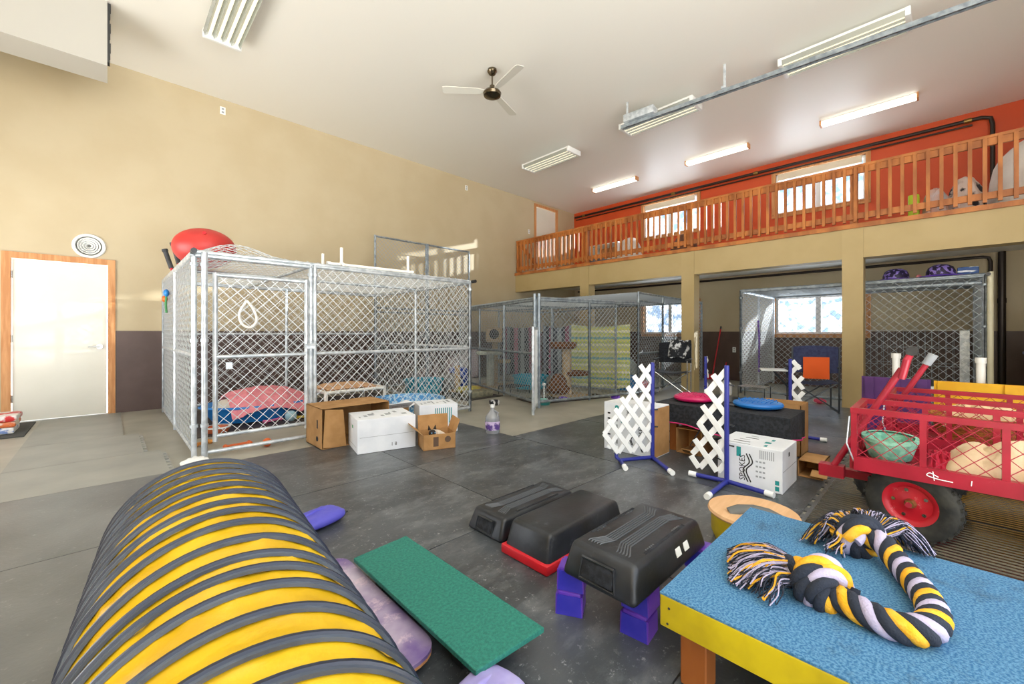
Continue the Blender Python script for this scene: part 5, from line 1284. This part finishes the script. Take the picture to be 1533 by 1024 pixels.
# drum stool
t = thing('drum_stool', 'round yellow drum with a tan lid and black strap', 'drum', (2.46, .69, ZF))
MB().lathe([(0, ZF), (.185, ZF), (.2, .05), (.2, .15), (0, .15)], 40, c=(2.46, .69, 0)).build('drum', M_yel, t)
MB().lathe([(0, .15), (.212, .15), (.218, .16), (.212, .172), (0, .174)], 44, c=(2.46, .69, 0)).build('lid', mat('birch_plywood', '#dcb286', .55, col2='#d0a476', scale=3, stretch=(1, 8, 1)), t)
MB().tube([(2.345, .77, .172), (2.375, .73, .192), (2.41, .67, .198), (2.43, .61, .192), (2.435, .55, .172)], .028, 10, flat=.5).build('strap', mat('grey_rubber_strap', '#5e605e', .5), t)
# blue table
M_bluegrit = mat('blue_grit_carpet', '#2f6f9f', .85, col2='#6499c0', scale=150, lo=.4, hi=.6, detail=3, bump=.7, bscale=320)
dust(M_bluegrit, '#2f414c', 3.2, .54, .7, .7)
T = thing('pause_table', 'low yellow framed table with a blue gritty top under the rope', 'table', (1.7, .16, .0))
x0, x1, y0, y1, zt = 1.25, 2.16, -.3, .615, .30
MB().bx(x0, x1, y0, y1, zt-.006, zt).build('top', M_bluegrit, T, smooth=False)
for (a, b, c, d) in ((x0, x0+.036, y0, y1), (x1-.036, x1, y0, y1), (x0+.036, x1-.036, y1-.036, y1), (x0+.036, x1-.036, y0, y0+.036)):
    MB().bx(a, b, c, d, zt-.105, zt-.0065, bev=.003, seg=1).build('frame_board', M_yel, T, smooth=False)
q = MB()
for (yy, zz) in ((.585, -.04), (.59, -.09), (.2, -.06), (-.2, -.06)): q.bar((x0-.001, yy, zt+zz), (x0+.002, yy, zt+zz), .004, 8)
q.build('screw', M_dtube, T)
for x in (x0+.085, x1-.085):
    for y in (y0+.085, y1-.085): MB().bx(x-.04, x+.04, y-.04, y+.04, .0125, zt-.0065, bev=.004, seg=1).build('leg', M_wood, T, smooth=False)
# ---------------------------------------------------------------- rope toy
rp = thing('rope_toy', 'thick knotted tug rope in navy, yellow and lilac on the blue table', 'rope', (1.7, .2, .3))
M_rn = mat('navy_cotton', '#262d3b', .95, bump=.5, bscale=180); M_ry = mat('yellow_cotton', '#eaa91e', .95, col2='#f0b93c', scale=30, bump=.5, bscale=180); M_rl = mat('lilac_cotton', '#b9b2cf', .95, bump=.5, bscale=180)
def knot(cx, cy, cz, a, s=1):
    """one turn around the rope, in the frame turned by a"""
    out = []
    for k in range(9):
        t_ = 2*PI*k/8*1.05; p = Vector((.014*math.cos(t_*.5), .062*s*math.cos(t_), .05*s*math.sin(t_)))
        p.rotate(Euler((0, 0, a))); out.append((cx+p.x+.006*k*math.cos(a), cy+p.y+.006*k*math.sin(a), cz+p.z))
    return out
zc = .336
main = [(1.60, .35, .35), (1.585, .3, .36), (1.56, .255, .345), (1.54, .2, zc), (1.515, .135, zc), (1.505, .075, zc), (1.545, .025, zc), (1.63, .008, zc), (1.74, .028, zc), (1.83, .06, zc), (1.92, .1, .345), (1.98, .145, .37), (2.0, .2, .36), (1.99, .24, .345)]
path = smooth_path(main, 14)
def frames(P):
    T_ = []; u = None; out = []
    for i, p in enumerate(P):
        d = (P[min(i+1, len(P)-1)]-P[max(i-1, 0)]).normalized()
        if u is None: u = d.orthogonal().normalized()
        else: u = (u-d*u.dot(d)).normalized()
        out.append((p, u, d.cross(u)))
    return out
def strands(P, R0, r, turns, mats_, par, n=4):
    fr = frames(P); acc = [0]
    for a, b in zip(P, P[1:]): acc.append(acc[-1]+(b-a).length)
    for k in range(n):
        pts = []
        for (p, u, w_), s in zip(fr, acc):
            a = 2*PI*(k/n+s*turns); pts.append(p+u*math.cos(a)*R0+w_*math.sin(a)*R0)
        MB().tube(pts, r, 10).build('strand', mats_[k], par)
strands(path, .0205, .0185, 8.2, [M_rn, M_ry, M_rn, M_rl], rp)
for c, a in (((1.578, .275, .352), math.radians(238)), ((1.985, .175, .362), math.radians(60))):
    kp = smooth_path(knot(*c, a), 8)
    strands(kp, .0185, .0165, 5.5, [M_rn, M_ry, M_rl, M_rn], rp)
    kp = smooth_path([(x+.035*math.cos(a), y+.035*math.sin(a), z-.002) for x, y, z in knot(*c, a, .85)], 8)
    strands(kp, .0165, .015, 5.5, [M_rn, M_rl, M_ry, M_rn], rp)
def tassel(o, d, L_, n, spread, seed, droop=.3, up=0):
    rr = random.Random(seed); o = Vector(o); d = Vector(d).normalized(); sd = Vector((-d.y, d.x, 0)); by = {0: MB(), 1: MB(), 2: MB()}
    for k in range(n):
        c = rr.choices((0, 1, 2), (.6, .07, .33))[0]; a = rr.uniform(-1, 1); e = rr.uniform(.65, 1.05)*L_; h = rr.uniform(0, 1)
        p0 = o+sd*a*.03+Vector((0, 0, (h-.4)*.045)); m1 = o+d*e*.5+sd*(a*spread*.6+rr.uniform(-.01, .01))+Vector((0, 0, .012+up+(h-.5)*.05*(1-abs(a)*.4)))
        p2 = o+d*e+sd*(a*spread+rr.uniform(-.015, .015)); p2.z = .304+rr.uniform(0, .02)+.03*h*(1-abs(a))
        m1.z = max(m1.z, .309)
        jt = lambda p, e_: p+Vector((rr.uniform(-e_, e_), rr.uniform(-e_, e_), rr.uniform(0, e_)))
        by[c].tube(smooth_path([p0, jt(p0.lerp(m1, .55), .007), m1, jt(m1.lerp(p2, .5), .012), p2], 3), .0017 if c != 1 else .003, 4)
    for c, m in ((0, M_rn), (1, M_ry), (2, M_rl)): by[c].build('tassel', m, rp)
tassel((1.6, .345, .355), (-.35, 1, 0), .17, 800, .12, 3)
tassel((1.53, .33, .345), (-.75, .5, 0), .13, 60, .06, 5)
tassel((2.01, .23, .36), (.35, 1, 0), .11, 420, .11, 8, up=.03)
tassel((2.06, .17, .365), (1, -.25, 0), .14, 620, .13, 9, up=.03)
tassel((1.97, .23, .34), (-1, .6, 0), .1, 25, .03, 11)
# ================================================================ LIGHT, SKY, CAMERA
w = bpy.data.worlds.new('sky'); SC.world = w; w.use_nodes = True
N = w.node_tree.nodes; L = w.node_tree.links; bg = N['Background']
tc = N.new('ShaderNodeTexCoord'); n = N.new('ShaderNodeTexNoise'); n.inputs['Scale'].default_value = 75; n.inputs['Detail'].default_value = 6
L.new(tc.outputs['Generated'], n.inputs['Vector'])
r = N.new('ShaderNodeValToRGB'); e = r.color_ramp.elements; e[0].position = .4; e[0].color = (.2, .28, .4, 1); e[1].position = .58; e[1].color = (1, 1, 1, 1)
L.new(n.outputs['Fac'], r.inputs['Fac'])
sx = N.new('ShaderNodeSeparateXYZ'); L.new(tc.outputs['Generated'], sx.inputs[0])
mr = N.new('ShaderNodeMapRange'); mr.inputs[1].default_value = -.06; mr.inputs[2].default_value = .0; L.new(sx.outputs[2], mr.inputs[0])
mx = N.new('ShaderNodeMix'); mx.data_type = 'RGBA'; mx.inputs[6].default_value = (2.1, 2.07, 2.0, 1); L.new(mr.outputs[0], mx.inputs[0]); L.new(r.outputs['Color'], mx.inputs[7])   # boosted glow below the horizon, added to light the ceiling; pale winter sky above
L.new(mx.outputs[2], bg.inputs['Color'])
bg.inputs['Strength'].default_value = 2.6
def sun(d, e, ang, col):
    l = bpy.data.lights.new('sun', 'SUN'); l.energy = e; l.angle = math.radians(ang); l.color = col
    o = bpy.data.objects.new('sun', l); COL.objects.link(o); o.location = (14, 0, 8); o.rotation_euler = Vector(d).to_track_quat('-Z', 'Y').to_euler()
sun((-10.3, 6.27, -2.79), 5, .6, (1, .93, .82))
def area(name, loc, d, sx, sy, e, col=(1, 1, 1)):
    l = bpy.data.lights.new(name, 'AREA'); l.shape = 'RECTANGLE'; l.size = sx; l.size_y = sy; l.energy = e; l.color = col
    o = bpy.data.objects.new(name, l); COL.objects.link(o); o.location = loc; o.rotation_euler = Vector(d).to_track_quat('-Z', 'Y').to_euler()
cam = bpy.data.cameras.new('camera'); co = bpy.data.objects.new('camera', cam); COL.objects.link(co)
cam.sensor_width = 36; cam.lens = 620/1533*36; cam.shift_y = -14/1533; cam.clip_start = .02
co.location = (0, 0, 1.12); co.rotation_euler = (PI/2, 0, math.radians(45.84-90))
SC.camera = co
SC.view_settings.view_transform = 'Standard'; SC.view_settings.look = 'None'; SC.view_settings.gamma = 1; SC.view_settings.use_curve_mapping = False
SC.view_settings.exposure = .8
SC.cycles.max_bounces = 10; SC.cycles.diffuse_bounces = 5; SC.cycles.transparent_max_bounces = 24
